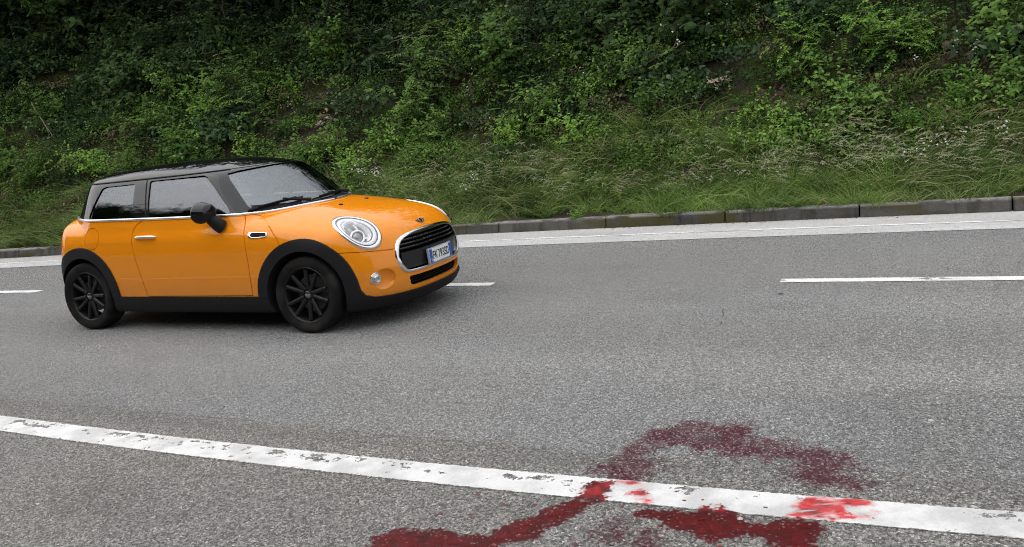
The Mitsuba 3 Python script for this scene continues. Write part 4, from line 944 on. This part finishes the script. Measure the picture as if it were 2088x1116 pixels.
spots = [(-1.35, .9, .3, 7), (-2.0, .85, .3, 8), (-2.9, .85, .25, 6), (-.7, .95, .3, 6), (-.2, .8, .25, 4), (-3.8, 1.0, .3, 3), (-5.4, 1.05, .4, 5), (-6.2, 1.1, .4, 4), (-6.9, .9, .3, 4), (-7.6, 1.1, .4, 3), (.5, .8, .3, 4), (-1.6, 1.2, .3, 5), (-.4, 1.2, .3, 3), (-4.6, .8, .3, 3)]
pts = np.vstack([np.stack([RNG.normal(x, w, n), np.clip(RNG.normal(s, .16, n), .55, 2)], 1) for x, s, w, n in spots] + [field(12, -15, 2, .7, 1.6)])
scatter('flowering_grass', PL, pts, .55, .95, .25, rot=35)
tag('flowering_grass', 'pale feathery grass heads nodding to the right above the verge', 'grass', kind='stuff')
# low leafy growth over the whole slope
def cp(k): return ['proto_carpet_%s_%d' % (k, j) for j in (0, 1)]
def up(a, b): return lambda x, s: np.clip((s - a) / (b - a), 0, 1)
hollow = lambda x, s: 1 - .9 * np.clip(sum(np.exp(-((x - a) / w) ** 2 - ((s - b) / h) ** 2) for a, b, w, h in ((-2.88, 2.60, .36, .44), (-9.62, 2.72, .38, .46), (-5.73, 3.13, .13, .12), (-1.4, 3.4, .2, .18), (-2.3, 2.32, .28, .12), (.2, 2.7, .15, .14), (-10.85, 3.55, .2, .18))), 0, 1)
scatter('undergrowth', cp('mid') + cp('dark'), field(480, -24, 2.6, .8, 5.2, lambda x, s: up(.7, 1.5)(x, s) * np.clip(nz(x, s, .7, 21) * 1.7 - .08, 0, 1) * np.clip((5.4 - s) / 1.2, 0, 1) * hollow(x, s)), .5, 1.0)
scatter('undergrowth', cp('bright'), field(130, -24, 2.6, .8, 4.2, lambda x, s: up(.8, 1.6)(x, s) * np.clip(nz(x, s, .8, 33) * 2.6 - .95, 0, 1) * hollow(x, s)), .45, .85)
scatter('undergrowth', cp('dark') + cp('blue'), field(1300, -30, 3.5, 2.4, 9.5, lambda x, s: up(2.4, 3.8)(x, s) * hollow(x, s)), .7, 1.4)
scatter('undergrowth', cp('dry'), field(150, -22, 2.6, 1.2, 4.5, hollow), .5, .9)
scatter('undergrowth', cp('mid') + cp('dark'), field(260, -22, 2.6, 1.7, 3.9, hollow), .45, .8)
scatter('undergrowth', ['proto_broad_%d' % k for k in range(3)] + ['proto_broad_bright_%d' % k for k in range(3)] + ['proto_pinnate_mid_0', 'proto_pinnate_mid_1', 'proto_broad_%d' % 1], field(330, -24, 2.6, 1.35, 5.0, lambda x, s: np.clip(nz(x, s, 1.0, 61) * 5 - 2.2, 0, 1) * up(1.2, 2.2)(x, s) * (hollow(x, s) > .8)), .55, 1.1)
scatter('undergrowth', SH0, field(150, -32, 6, 5.2, 9.5), 1.5, 2.4)  # tall growth mostly out of view, set to darken the car roof reflection
HB = ['proto_herb_0', 'proto_herb_1', 'proto_herb_bright_0', 'proto_herb_bright_1']
scatter('undergrowth', HB, field(380, -22, 2.6, .45, 4.2, lambda x, s: up(.3, 1.2)(x, s) * np.clip(nz(x, s, .9, 41) * 2.2 - .42, 0, 1) * hollow(x, s)), .5, 1.0)
SH = ['proto_broad_dark_%d' % k for k in range(3)] + ['proto_pinnate_dark_0', 'proto_pinnate_dark_1']
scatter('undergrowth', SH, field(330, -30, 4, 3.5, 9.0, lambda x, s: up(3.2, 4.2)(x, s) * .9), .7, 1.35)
tag('undergrowth', 'dense dark green thicket of creepers and herbs covering the bank', 'undergrowth', kind='stuff')

# ---- bushes and plants that can be told apart
B, BD, BB = ['proto_broad_%d' % k for k in range(3)], ['proto_broad_dark_%d' % k for k in range(3)], ['proto_broad_bright_%d' % k for k in range(3)]
PB, PM, PD = ['proto_pinnate_0', 'proto_pinnate_1'], ['proto_pinnate_mid_0', 'proto_pinnate_mid_1'], ['proto_pinnate_dark_0', 'proto_pinnate_dark_1']
plant('bush', BB[0], -10.39, 3.75, 1.45, 'tall bright green feathery bush on the dark bank above the car roof', 'bush', zs=1.15)
plant('bush', BB[1], -10.75, 3.30, .9, 'small bright green bush at the foot of the tall bright feathery bush', 'bush')
plant('sapling', PB[0], -1.99, 2.44, .85, 'bright green sapling with feather-like leaves right of the pale stones', 'sapling')
plant('sapling', PB[1], -1.67, 3.13, 1.05, 'bright sapling with feather-like leaves just below the red earth patch', 'sapling')
plant('sapling', PB[0], -.95, 2.85, 1.1, 'broad bright sapling with feather-like leaves at the top right, left of its darker twin', 'sapling')
plant('sapling', PB[1], -.30, 2.78, 1.0, 'rightmost of the bright saplings with feather-like leaves', 'sapling')
plant('bush', BB[2], -2.94, 1.90, .78, 'left third of the low bright bush clump above the plumed grass', 'bush')
plant('bush', BB[0], -2.38, 1.72, .85, 'middle and largest of the low bright bushes above the plumed grass', 'bush')
plant('bush', BB[1], -1.88, 1.70, .75, 'right end of the low bright bush clump above the plumed grass', 'bush')
for n, x, s, sc, g_, lab in (
    ('bush', -10.99, 3.0, 1.2, PM[0], 'fern-leaved green bush left of the stony scree'), ('bush', -12.09, 3.2, 1.2, PM[1], 'fern-leaved green bush on the slope above the middle of the car roof'),
    ('bush', -9.40, 1.95, .8, B[0], 'round green bush behind the windscreen of the car'), ('bush', -13.83, 2.9, 1.1, PM[0], 'fern-leaved bush above the rear of the car roof'),
    ('bush', -12.9, 2.45, .9, B[1], 'leafy green bush just above the black roof edge of the car'), ('bush', -8.18, 2.3, .85, BB[1], 'yellowish green bush right of the stony scree'),
    ('bush', -7.55, 2.35, .8, B[2], 'green bush above the bonnet with bare ground on its left'), ('bush', -8.75, 1.75, .75, BB[2], 'light green bush rising behind the far windscreen pillar'),
    ('bush', -14.4, 2.2, .85, BB[0], 'light green bush behind the rear window of the car'), ('bush', -15.7, 2.1, .9, B[0], 'green bush left of the car beneath the dark tree'),
    ('bush', -16.9, 2.4, 1.0, B[2], 'green bush at the left edge of the photo under the dark tree'), ('bush', -7.71, 3.3, 1.2, PM[1], 'fern-leaved bush high on the bank above the bonnet'),
    ('bush', -8.7, 3.9, 1.3, PD[0], 'dark bluish bush right of the tall bright feathery bush'), ('bush', -6.7, 3.5, 1.1, B[1], 'broad-leaved green bush high in the middle of the bank'),
    ('bush', -5.8, 3.75, 1.1, PD[1], 'dark bluish fern-leaved bush high in the middle of the bank'), ('bush', -4.7, 3.6, 1.1, BD[0], 'dark broad-leaved bush high on the bank left of the white-flowered stalks'),
    ('bush', .30, 2.1, .8, BB[1], 'bright green bush near the right edge of the photo'), ('bush', .75, 2.9, 1.0, B[0], 'green bush in the upper right corner of the photo'),
    ('bush', -5.3, 2.55, .85, B[2], 'round green bush beneath the small pink stones'), ('bush', -.85, 1.95, .7, B[1], 'low green bush right of the low bright clump'),
    ('bush', -.30, 1.72, .6, BB[0], 'small light green bush near the lower right of the slope'), ('bush', -3.6, 3.9, 1.2, BD[1], 'dark broad-leaved bush above the white-flowered stalks'),
    ('bush', -3.87, 2.3, .75, B[0], 'dull green bush left of the pale stones')):
    plant(n, g_, x, s, sc * 1.15, lab, 'bush')
for k, (x, s, sc, g_, lab) in enumerate((
    (-3.06, 3.20, 1.0, 'proto_spike_0', 'tall stalks with white flowers above the pale stones'), (-6.69, 2.95, .9, 'proto_daisy_0', 'white-flowered plant in the middle of the slope, right one of the pair'),
    (-7.15, 3.0, .85, 'proto_spike_1', 'white-flowered plant in the middle of the slope, left one of the pair'), (-1.28, 2.65, .8, 'proto_spike_1', 'pale flower stalks between the bright saplings'),
    (-3.5, 2.35, .75, 'proto_spike_0', 'whitish flowering weed left of the low bright bush clump'), (-8.35, 1.45, .8, 'proto_daisy_1', 'dense white blossoms beside the lower corner of the windscreen'),
    (-8.0, 1.35, .75, 'proto_daisy_0', 'white blossoms over the rear of the bonnet'), (-.11, 1.03, .7, 'proto_daisy_1', 'white daisies in the grass near the right kerb'),
    (.30, 1.15, .8, 'proto_daisy_0', 'white daisies in the grass at the right edge of the photo'), (-4.55, 2.85, .75, 'proto_spike_1', 'single pale flower stalk in front of dark leaves high on the slope'),
    (-10.43, 2.85, .8, 'proto_daisy_1', 'white blossoms below the tall bright feathery bush'), (-6.1, 1.0, .6, 'proto_daisy_1', 'small white daisies in the grass above the bonnet badge'),
    (.15, 2.45, .8, 'proto_spike_0', 'white flower stalks at the upper right of the slope'), (-2.4, 3.5, .9, 'proto_spike_1', 'white flowers at the top of the slope right of the tall white stalks'))):
    tag(plant('white_flower', g_, x, s, sc * 1.2, lab, 'flowering plant', tilt=.15) + '__flowers', kind='stuff')
for x, s, sc, g_, lab in ((-3.87, .72, .50, PM[0], 'broad-leaved weed growing low behind the kerb in the middle of the photo'), (-4.13, .04, .27, 'proto_broad_1', 'small weed hanging over the kerb beside a joint'), (-5.37, .02, .36, 'proto_herb_0', 'tuft of weed growing over the kerb just right of the bonnet'), (-1.15, .5, .42, 'proto_herb_1', 'leafy weed behind the kerb at the right'), (-4.9, .42, .30, 'proto_broad_bright_0', 'low light green weed behind the kerb right of the car')):
    plant('weed', g_, x, s, sc, lab, 'weed')

# ---- stones that show through
rr = np.random.default_rng(77)
def outcrop(x, s, w, h, n, size, lab, tone=.5, flat=.45):
    key = numbered('rock_outcrop'); tag(key, lab, 'rocks')
    for _ in range(n):
        a, b = rr.uniform(-1, 1, 2); q = bank(x + a * w, s + b * h); L = size * rr.uniform(.5, 1.3); c = rr.uniform(-1, 1, (14, 3)) * [L, L * .7, L * flat]
        m = trimesh.convex.convex_hull(c); m.apply_transform(trimesh.transformations.euler_matrix(*(rr.normal(size=3) * .35 + [.55, 0, 0]))); m.apply_translation(q + [0, -.06, rr.uniform(.02, .10)])
        u = np.full(len(m.vertices), np.clip(tone + rr.normal() * .15, 0, 1)); put(key + '__stone', m, 'rock', False, uv=np.stack([u, u], 1))
outcrop(-2.90, 2.80, .20, .11, 30, .060, 'pale flat pinkish stones breaking out of the slope at the upper right', .88, .22)
outcrop(-9.62, 2.95, .32, .30, 52, .048, 'scree of small pinkish grey stones on bare earth above the bonnet', .62)
outcrop(-5.73, 3.15, .12, .07, 8, .042, 'few small pink stones in dark leaves in the middle of the bank', .6)
outcrop(-1.36, 3.42, .22, .16, 16, .06, 'reddish broken rock under the bright saplings at the top right', .3)
outcrop(.20, 2.70, .16, .12, 10, .07, 'reddish stones in the slope near the right edge', .3)
outcrop(-10.9, 3.55, .18, .16, 12, .08, 'reddish brown rock left of the tall bright feathery bush', .3)
outcrop(-2.25, 2.35, .35, .12, 14, .06, 'dark brown rubble between the sapling and the low bright bushes', .12)

# ---- loose stalks and fallen branches
def branch(key, pts_, r0, r1, lab, m='dry_stalk', forks=3):
    key = numbered(key); pth = np.array([bank(x, s) + [0, 0, z] for x, s, z in pts_]); t = np.linspace(0, 1, 14); x = np.linspace(0, 1, len(pth)); pth = np.stack([np.interp(t, x, pth[:, k]) for k in range(3)], 1) + rr.normal(size=(14, 3)) * .008
    ms = [tube(pth, np.linspace(r0, r1, 14), 6)]
    for _ in range(forks):
        k = int(rr.integers(4, 12)); ms.append(tube(curve(rr, pth[k], unit(pth[k + 1] - pth[k] + rr.normal(size=3) * .03)[...] + rr.normal(size=3) * .5, .25, .15, 6), np.linspace(r1 * 1.2, r1 * .5, 6), 5))
    scene[key] = mikit.ply(cat(ms), m, 60); tag(key, lab, 'branch')
branch('dead_branch', [(-16.9, 3.2, .75), (-16.0, 2.75, .35)], .012, .006, 'thin grey dead branch slanting through the dark leaves at the left')
branch('dead_branch', [(-8.9, 3.8, .5), (-8.0, 3.65, .72)], .012, .006, 'pale bare branch lying across dark leaves above the bonnet')
branch('dead_branch', [(-6.27, 3.3, .0), (-6.3, 3.25, .9)], .010, .004, 'upright pale stalk in the middle of the dark bank')
branch('dead_branch', [(-3.95, 2.9, .35), (-3.4, 3.0, .55)], .010, .005, 'thin bare twig left of the pale stones')
branch('dead_branch', [(-12.9, 4.4, .3), (-12.7, 4.2, 1.2)], .014, .006, 'pale bare stems standing in the dark left part of the bank')

# ---- trees: trunks higher up the bank, boughs reaching out over it, partly out of view, set to shade the upper bank
def tree(name, x, s, H, crown, n, lab, seed, leaf='leaf_dark', lean=(0, -.12), size=.085, w=.045):
    r = np.random.default_rng(seed); key = numbered(name); tag(key, lab, 'tree'); b = bank(x, s) - [0, 0, .2]
    trunk = curve(r, b, [lean[0], lean[1], 1], H, .05, 12); put(key + '__trunk', tube(trunk, np.linspace(.16, .035, 12), 10), 'bark', 60)
    Lf, S = Leafage(), Leafage(); cx, cy, cz, rx, ry, rz = crown; c = np.array([x + cx, trunk[0][1] + cy, b[2] + cz]); R_ = np.array([rx, ry, rz])
    limbs = []
    for k in range(10):
        t0 = r.uniform(.35, .95); st, _ = along(trunk, np.array([t0])); v = uvec(r, 1)[0]; v[2] = v[2] * .6 + .1; e = c + unit(v) * R_ * .75; mid = (st[0] + e) / 2 + [0, 0, .25]; q = np.array([st[0] * (1 - t) ** 2 + 2 * mid * t * (1 - t) + e * t * t for t in np.linspace(0, 1, 9)]); limbs.append(tube(q, np.linspace(.05, .012, 9), 7))
    put(key + '__limbs', cat(limbs), 'bark', 60); tag(key + '__limbs', kind='stuff')
    k = 0
    while k < n:
        v = uvec(r, 1)[0]; rad = r.uniform(.25, 1) ** .45; p = c + v * R_ * rad
        if meshkit.fbm((p * .75)[None], 2, seed)[0] < .42: continue
        d = unit(v * [1, 1, .4] + r.normal(size=3) * .4 - UPZ * .25); spray(r, Lf, S, p - d * .3, d, r.uniform(.55, .95), leaf=size, w=w); k += 1
    V, Fc, U = S.mesh(); put(key + '__twigs', (V, Fc), 'bark', False); tag(key + '__twigs', kind='stuff')
    V, Fc, U = Lf.mesh(); put(key + '__crown', (V, Fc), leaf, False, uv=U); tag(key + '__crown', kind='stuff')
tree('tree', -19.6, 4.7, 4.6, (0.3, -.9, 2.9, 2.3, 1.6, 1.9), 150, 'leafy tree with light tips filling the upper left corner, its boughs hanging over the bank', 1, 'leaf_bright')
tree('tree', -15.8, 6.0, 4.0, (.2, -1.5, 2.3, 2.4, 1.7, 1.4), 120, 'dark leafy tree overhanging the bank right of the upper left corner', 2)
tree('tree', -12.0, 5.5, 3.2, (.0, -1.1, 2.0, 2.2, 1.5, 1.15), 100, 'dark leafy tree overhanging the bank above the middle of the car', 3, 'leaf_blue')
tree('tree', -8.4, 5.2, 2.8, (.0, -.9, 1.7, 2.0, 1.3, 1.0), 80, 'dark leafy tree overhanging the bank above the bonnet', 4)
tree('tree', -4.4, 5.2, 3.0, (.0, -.9, 1.9, 2.2, 1.4, 1.1), 90, 'dark leafy tree overhanging the middle right of the bank', 5, 'leaf_blue')
tree('tree', -.4, 5.3, 4.6, (.0, -1.0, 2.8, 2.4, 1.7, 1.8), 120, 'dark leafy tree overhanging the right end of the bank', 6)

# ---- trees on the near side of the road, behind the camera and farther down, out of view; mirrored in the car, they block low sky and darken its side
rq = np.random.default_rng(9)
for k in range(560):
    x = rq.uniform(-52, 14); d0 = max(-x, 0); top = 4.6 + .12 * d0 + (2.0 + .16 * d0) * meshkit.fbm(np.array([[x * .22, 2.2, 0]]), 3, 4)[0]; z = max(rq.uniform(-.1, 1), 0) ** .8 * top; y = -7.5 - rq.uniform(0, 3.5)
    g_ = SH[int(rq.integers(5))] if rq.uniform() < .7 else B[int(rq.integers(3))]
    inst('unseen_thicket__%03d' % (k + 1), g_, T().translate([x, y, max(z - .6, -.2)]).rotate([0, 0, 1], rq.uniform(0, 360)).scale(rq.uniform(2.4, 3.8)))
tag('unseen_thicket', 'unseen thicket down the near side of the road, mirrored in the car windows and darkening the car side', 'undergrowth', kind='stuff')
# ================================================================== RED STAINS ON THE ROAD
from shapely.geometry import Polygon, Point
import shapely
def blot(key, poly, z, bsdf, label, cell=.012, reach=.07, soft=0.0):
    """A thin sheet over the outline; uv.x = metres inside the edge, so that the liquid can end raggedly among the stones."""
    pg = Polygon(poly).buffer(.012).buffer(-.012); x0, y0, x1, y1 = pg.buffer(reach).bounds
    X, Y = np.meshgrid(np.arange(x0, x1 + cell, cell), np.arange(y0, y1 + cell, cell), indexing='ij'); pts = shapely.points(X.ravel(), Y.ravel())
    d = shapely.distance(pts, pg.exterior) * np.where(shapely.contains(pg, pts), 1, -1); nx, ny = X.shape
    i, j = np.meshgrid(np.arange(nx - 1), np.arange(ny - 1), indexing='ij'); a = (i * ny + j).ravel(); f = np.vstack([np.stack([a, a + ny, a + ny + 1], 1), np.stack([a, a + ny + 1, a + 1], 1)])
    cov = np.array(COVER[bsdf](mi.Point3f(X.ravel(), Y.ravel(), 0 * X.ravel()), None, mi.Point2f(d, 0 * d + soft))).ravel()
    f = f[(cov[f] > .06).any(1)]; use, inv = np.unique(f, return_inverse=True)
    dn = Y.ravel() - y_near(X.ravel()); H = np.where((dn > -.205) & (dn < .010), .002, .0) + .0006 + z * np.clip((cov - .06) / .3, 0, 1); V = np.stack([X.ravel(), Y.ravel(), H], 1)[use]; uv = np.stack([d, 0 * d + soft], 1)[use]
    put(key, trimesh.Trimesh(V, inv.reshape(-1, 3), process=False), bsdf, False, uv=uv); tag(LASTKEY(key), label, 'stain')
COVER = {}
def LASTKEY(key):
    k = 0; last = key
    while '%s_%03d' % (key, k + 1) in USED: k += 1; last = '%s_%03d' % (key, k)
    return last
def ragged(p, d, amp=.05, fine_=.02):
    return d + (fbm(p.x * 16, p.y * 16, 1, 4) - .5) * amp * 2 + (noise(p.x * 85, p.y * 85, 5) - .5) * fine_
def stone_low(p):
    a1, a2, r = stones(p, 104.0); return r, smoothstep(.02, .28, a2 - a1)
def on_line(p):
    dn = d_near(p); return smoothstep(-.204, -.192, dn) * (1 - smoothstep(-.004, .004, dn))
# soaked-in, dried stain: the binder and most stones take the colour, some stone tops stay bare
def dry_cover(p, n, uv):
    r, e = stone_low(p); d = ragged(p, uv.x, .075, .04) + .016; k = smoothstep(-.06, .045, d)
    blotch = .68 + .75 * (fbm(p.x * 9, p.y * 9, 4, 4) - .30)
    return dr.clip(k * blotch * (1.05 - .50 * smoothstep(.5, .95, r) * e), 0, lerp(.95, .84, smoothstep(-.8, -.3, p.x))) * lerp(1, .0, on_line(p) * .6)
def dry_tone(p, n, uv):
    s = fbm(p.x * 30, p.y * 30, 2, 3); r, e = stone_low(p); return mix(mi.Color3f(.050, .011, .018), mi.Color3f(.130, .038, .050), dr.clip(.5 * r + .6 * (s - .25), 0, 1)) * (.55 + .45 * e)
COVER['dried_red'] = dry_cover
mat('dried_red', {'type': 'principled', 'base_color': proc(lambda p, n, uv: mix(ground_tone(p), dry_tone(p, n, uv), dry_cover(p, n, uv))), 'roughness': .75, 'specular': .10})
# wet liquid standing between the stones
def wet_cover(p, n, uv):
    r, e = stone_low(p); d = ragged(p, uv.x, .038, .030); deep = smoothstep(-.012, .012, d); core = smoothstep(.03, .075, d + .02 * (fbm(p.x * 20, p.y * 20, 7, 3) - .5))
    return dr.clip(deep * lerp(1.0 - .35 * smoothstep(.80, .94, r) * e * (1 - on_line(p)), 1.0 - .22 * smoothstep(.95, .99, r) * e * (1 - on_line(p)), core), 0, .97)
def wet_tone(p, n, uv):
    s = fbm(p.x * 26, p.y * 26, 2, 3); r, e = stone_low(p); thin = 1 - smoothstep(.0, .06, uv.x); c = mix(mi.Color3f(.030, .0003, .0006), mi.Color3f(.125, .0012, .0026), dr.clip(s * 1.1 + .35 * r - .15, 0, 1))
    return mix(mix(c, mi.Color3f(.070, .007, .011), thin * .6), mi.Color3f(.36, .007, .012), on_line(p) * dr.clip(1.9 * (s - .30), 0, 1))
def wet_height(p, n, uv):
    a1, a2, r = stones(p, 104.0); return r * smoothstep(.0, .4, a2 - a1) + .4 * noise(p.x * 40, p.y * 40, 1)
COVER['wet_red'] = wet_cover
mat('wet_red', {'type': 'bumpmap', 'arbitrary': proc(wet_height, .002), 'scale': .0026, 'bsdf': {'type': 'principled', 'base_color': proc(lambda p, n, uv: mix(ground_tone(p), wet_tone(p, n, uv), wet_cover(p, n, uv))), 'roughness': proc(lambda p, n, uv: lerp(.65, .12, wet_cover(p, n, uv))), 'specular': .12}})
# thin smears on the white paint
def smear_cover(p, n, uv):
    st = fbm(p.x * 14 + p.y * 10, p.y * 46 - p.x * 20, 3, 4); d = ragged(p, uv.x, .05, .012); return dr.clip(on_line(p) * smoothstep(-.030, .050, d + .006) * (.42 + 1.7 * dr.power(dr.clip(st * 1.35 - .12, 0, 1), 1.6)), 0, .94)
def smear_tone(p, n, uv):
    s = fbm(p.x * 18, p.y * 40, 8, 3); return mix(mi.Color3f(.56, .016, .020), mi.Color3f(.15, .004, .008), dr.clip(2.2 * (s - .42) + 7 * dr.maximum(uv.x - .025, 0), 0, 1))
COVER['smeared_red'] = smear_cover
mat('smeared_red', {'type': 'principled', 'base_color': proc(lambda p, n, uv: mix(ground_tone(p), smear_tone(p, n, uv), smear_cover(p, n, uv))), 'roughness': .35, 'specular': .4})
ARC = [(-1.319, 3.236), (-1.33, 3.299), (-1.317, 3.467), (-1.275, 3.717), (-1.199, 3.884), (-1.096, 3.969), (-0.96, 3.918), (-0.836, 3.956), (-0.779, 3.838), (-0.643, 3.757), (-0.486, 3.701), (-0.373, 3.695), (-0.404, 3.596), (-0.342, 3.569), (-0.423, 3.489), (-0.297, 3.479), (-0.284, 3.429), (-0.449, 3.375), (-0.545, 3.439), (-0.576, 3.587), (-0.713, 3.587), (-0.831, 3.634), (-0.945, 3.641), (-1.096, 3.687), (-1.19, 3.594), (-1.206, 3.49), (-1.12, 3.396), (-1.15, 3.311), (-1.214, 3.228)]
STREAK = [(-1.364, 3.03), (-1.37, 3.1), (-1.369, 3.187), (-1.334, 3.246), (-1.256, 3.237), (-1.23, 3.151), (-1.251, 3.04)]
TRAIL = [(-1.366, 3.064), (-1.41, 2.978), (-1.474, 2.876), (-1.555, 2.745), (-1.578, 2.692), (-1.688, 2.656), (-1.754, 2.694), (-1.853, 2.659), (-1.959, 2.644), (-2.015, 2.564), (-2.005, 2.484), (-1.96, 2.398), (-1.682, 2.4), (-1.478, 2.523), (-1.486, 2.619), (-1.447, 2.667), (-1.372, 2.711), (-1.367, 2.777), (-1.309, 2.901), (-1.259, 3.028), (-1.257, 3.058)]
POOL = [(-1.089, 2.98), (-1.053, 3.028), (-0.963, 3.036), (-0.877, 3.051), (-0.831, 3.106), (-0.825, 3.081), (-0.78, 3.074), (-0.777, 3.107), (-0.719, 3.084), (-0.658, 3.015), (-0.594, 3.014), (-0.553, 3.04), (-0.495, 3.078), (-0.415, 3.081), (-0.393, 2.995), (-0.407, 2.935), (-0.412, 2.80), (-0.519, 2.79), (-0.558, 2.906), (-0.648, 2.913), (-0.701, 2.861), (-0.76, 2.841), (-0.842, 2.874), (-0.936, 2.901), (-1.008, 2.946)]
SMEAR = [(-0.515, 3.100), (-0.490, 3.215), (-0.466, 3.274), (-0.382, 3.271), (-0.274, 3.282), (-0.254, 3.25), (-0.297, 3.225), (-0.342, 3.23), (-0.328, 3.176), (-0.267, 3.178), (-0.242, 3.196), (-0.265, 3.153), (-0.289, 3.132), (-0.373, 3.099), (-0.425, 3.091)]
CORE = [(-0.474, 3.156), (-0.458, 3.214), (-0.395, 3.217), (-0.357, 3.248), (-0.338, 3.188), (-0.292, 3.167), (-0.307, 3.139), (-0.387, 3.145), (-0.429, 3.125)]
DRIP = [(-1.144, 3.15), (-1.122, 3.184), (-1.099, 3.16), (-1.069, 3.097), (-1.041, 3.04), (-1.051, 3.022), (-1.07, 3.062), (-1.105, 3.135)]
MOT1 = [(-1.145, 2.843), (-1.130, 2.885), (-1.100, 2.880), (-1.085, 2.845), (-1.080, 2.800), (-1.110, 2.795)]
MOT2 = [(-1.01, 2.794), (-1.001, 2.825), (-0.957, 2.807), (-0.964, 2.767)]
EDGE = [(-1.548, 3.336), (-1.474, 3.365), (-1.321, 3.275), (-1.308, 3.208), (-1.436, 3.237)]
LINEP = [(-1.258, 3.238), (-1.160, 3.246), (-1.120, 3.226), (-1.150, 3.218), (-1.235, 3.218)]
blot('red_stain', ARC, .0012, 'dried_red', 'broad dried purplish red arc on the grey asphalt above the white line', reach=.10)
blot('red_stain', TRAIL, .0012, 'wet_red', 'long dark red wet streak running from the white line to the bottom edge')
blot('red_stain', POOL, .0012, 'wet_red', 'dark red wet pool along the near side of the white line')
blot('red_stain', STREAK, .0022, 'wet_red', 'bright red wet patch crossing the white line at the head of the long dark streak', reach=.04)
blot('red_stain', SMEAR, .0012, 'smeared_red', 'wide bright red smear on the white line, right of the dark pool')
blot('red_stain', list(Polygon(DRIP).buffer(.012).exterior.coords)[:-1], .0020, 'smeared_red', 'thin curved red trickle across the white line above the left end of the dark pool', cell=.006, reach=.02)
blot('red_stain', MOT1, .0012, 'dried_red', 'faint reddish mottling on the shoulder between the long streak and the dark pool')
blot('red_stain', MOT2, .0012, 'dried_red', 'small faint red spot beneath the left part of the dark pool', reach=.05)
blot('red_stain', LINEP, .0016, 'smeared_red', 'pinkish splashes on the upper edge of the white line right of the bright red patch', reach=.04)
# spatter: small separate drops
rs = np.random.default_rng(3)
for k, (x, y, r) in enumerate([(-1.62, 2.93, .018), (-1.72, 2.82, .014), (-1.78, 2.99, .012), (-1.50, 2.96, .014), (-1.15, 3.02, .012), (-.98, 3.20, .012), (-.93, 3.13, .010), (-.86, 3.15, .009), (-.62, 3.14, .010), (-.24, 3.14, .008), (-1.85, 2.80, .015), (-.72, 2.80, .018), (-1.22, 2.70, .016)]):
    a = np.linspace(0, 2 * np.pi, 16, endpoint=False); rr_ = .62 * r * (1 + .16 * rs.normal(size=16))
    m = trimesh.Trimesh(np.vstack([[[x, y, .0040]], np.stack([x + rr_ * np.cos(a) * 1.3, y + rr_ * np.sin(a), 0 * a + .0026], 1)]), np.array([[0, i + 1, (i + 1) % 16 + 1] for i in range(16)]), process=False)
    put('red_drop', m, 'drop_red', True, uv=np.full((17, 2), .012)); 
scene['drop_red'] = {'type': 'mask', 'opacity': .75, 'bsdf': {'type': 'twosided', 'bsdf': {'type': 'principled', 'base_color': rgb(.16, .02, .025), 'roughness': .4}}}
for k in range(13): tag('red_drop' if k == 0 else 'red_drop_%03d' % k, 'small red drop spattered on the road round the stains', 'stain', 'red drops round the stains')
# fallen leaves and crumbs of earth caught along the kerb
rl = np.random.default_rng(31); LF = Leafage(); nl = 420; lx = rl.uniform(-19, 2.2, nl); ly = y_kerb(lx) - np.abs(rl.normal(0, .05, nl)) - .012; ok = meshkit.noise(np.stack([lx * 1.3, 0 * lx, 0 * lx], 1), 3) > .42
LF.leaves(rl, np.stack([lx, ly, 0 * lx + .009], 1)[ok], (uvec(rl, nl) * [1, 1, .15])[ok], np.tile(UPZ, (int(ok.sum()), 1)) + rl.normal(size=(int(ok.sum()), 3)) * .3, rl.uniform(.02, .05, nl)[ok], rl.uniform(.010, .022, nl)[ok], 0, .1, .3)
V_, F_, U_ = LF.mesh(); put('leaf_litter', (V_, F_), 'leaf_dry', False, uv=U_); tag('leaf_litter', 'dead leaves and crumbs gathered in the gutter along the kerb', 'leaves', kind='stuff')
# bits lying about
rb = np.random.default_rng(21)
for k in range(40):
    x, y = rb.uniform(-4.5, .4), rb.uniform(2.3, 5.2); L = rb.uniform(.004, .008); m = trimesh.convex.convex_hull(rb.normal(size=(10, 3)) * [L, L * .8, L * .5]); m.apply_translation([x, y, L * .35]); PEB = globals().setdefault('PEB', []); PEB.append(m)
put('gravel', cat(PEB), 'pebble', False); tag('gravel', 'pale grit scattered on the asphalt', 'gravel', kind='stuff')
mat('pebble', {'type': 'principled', 'base_color': rgb(.45, .43, .40), 'roughness': .8})
q = tube([[-1.12, 6.60, .004], [-1.10, 6.602, .006], [-1.075, 6.60, .004]], .003, 6); put('twig', q, 'dark_trim', 60); tag('twig', 'short dark twig lying on the road left of the faded dash start', 'twig')
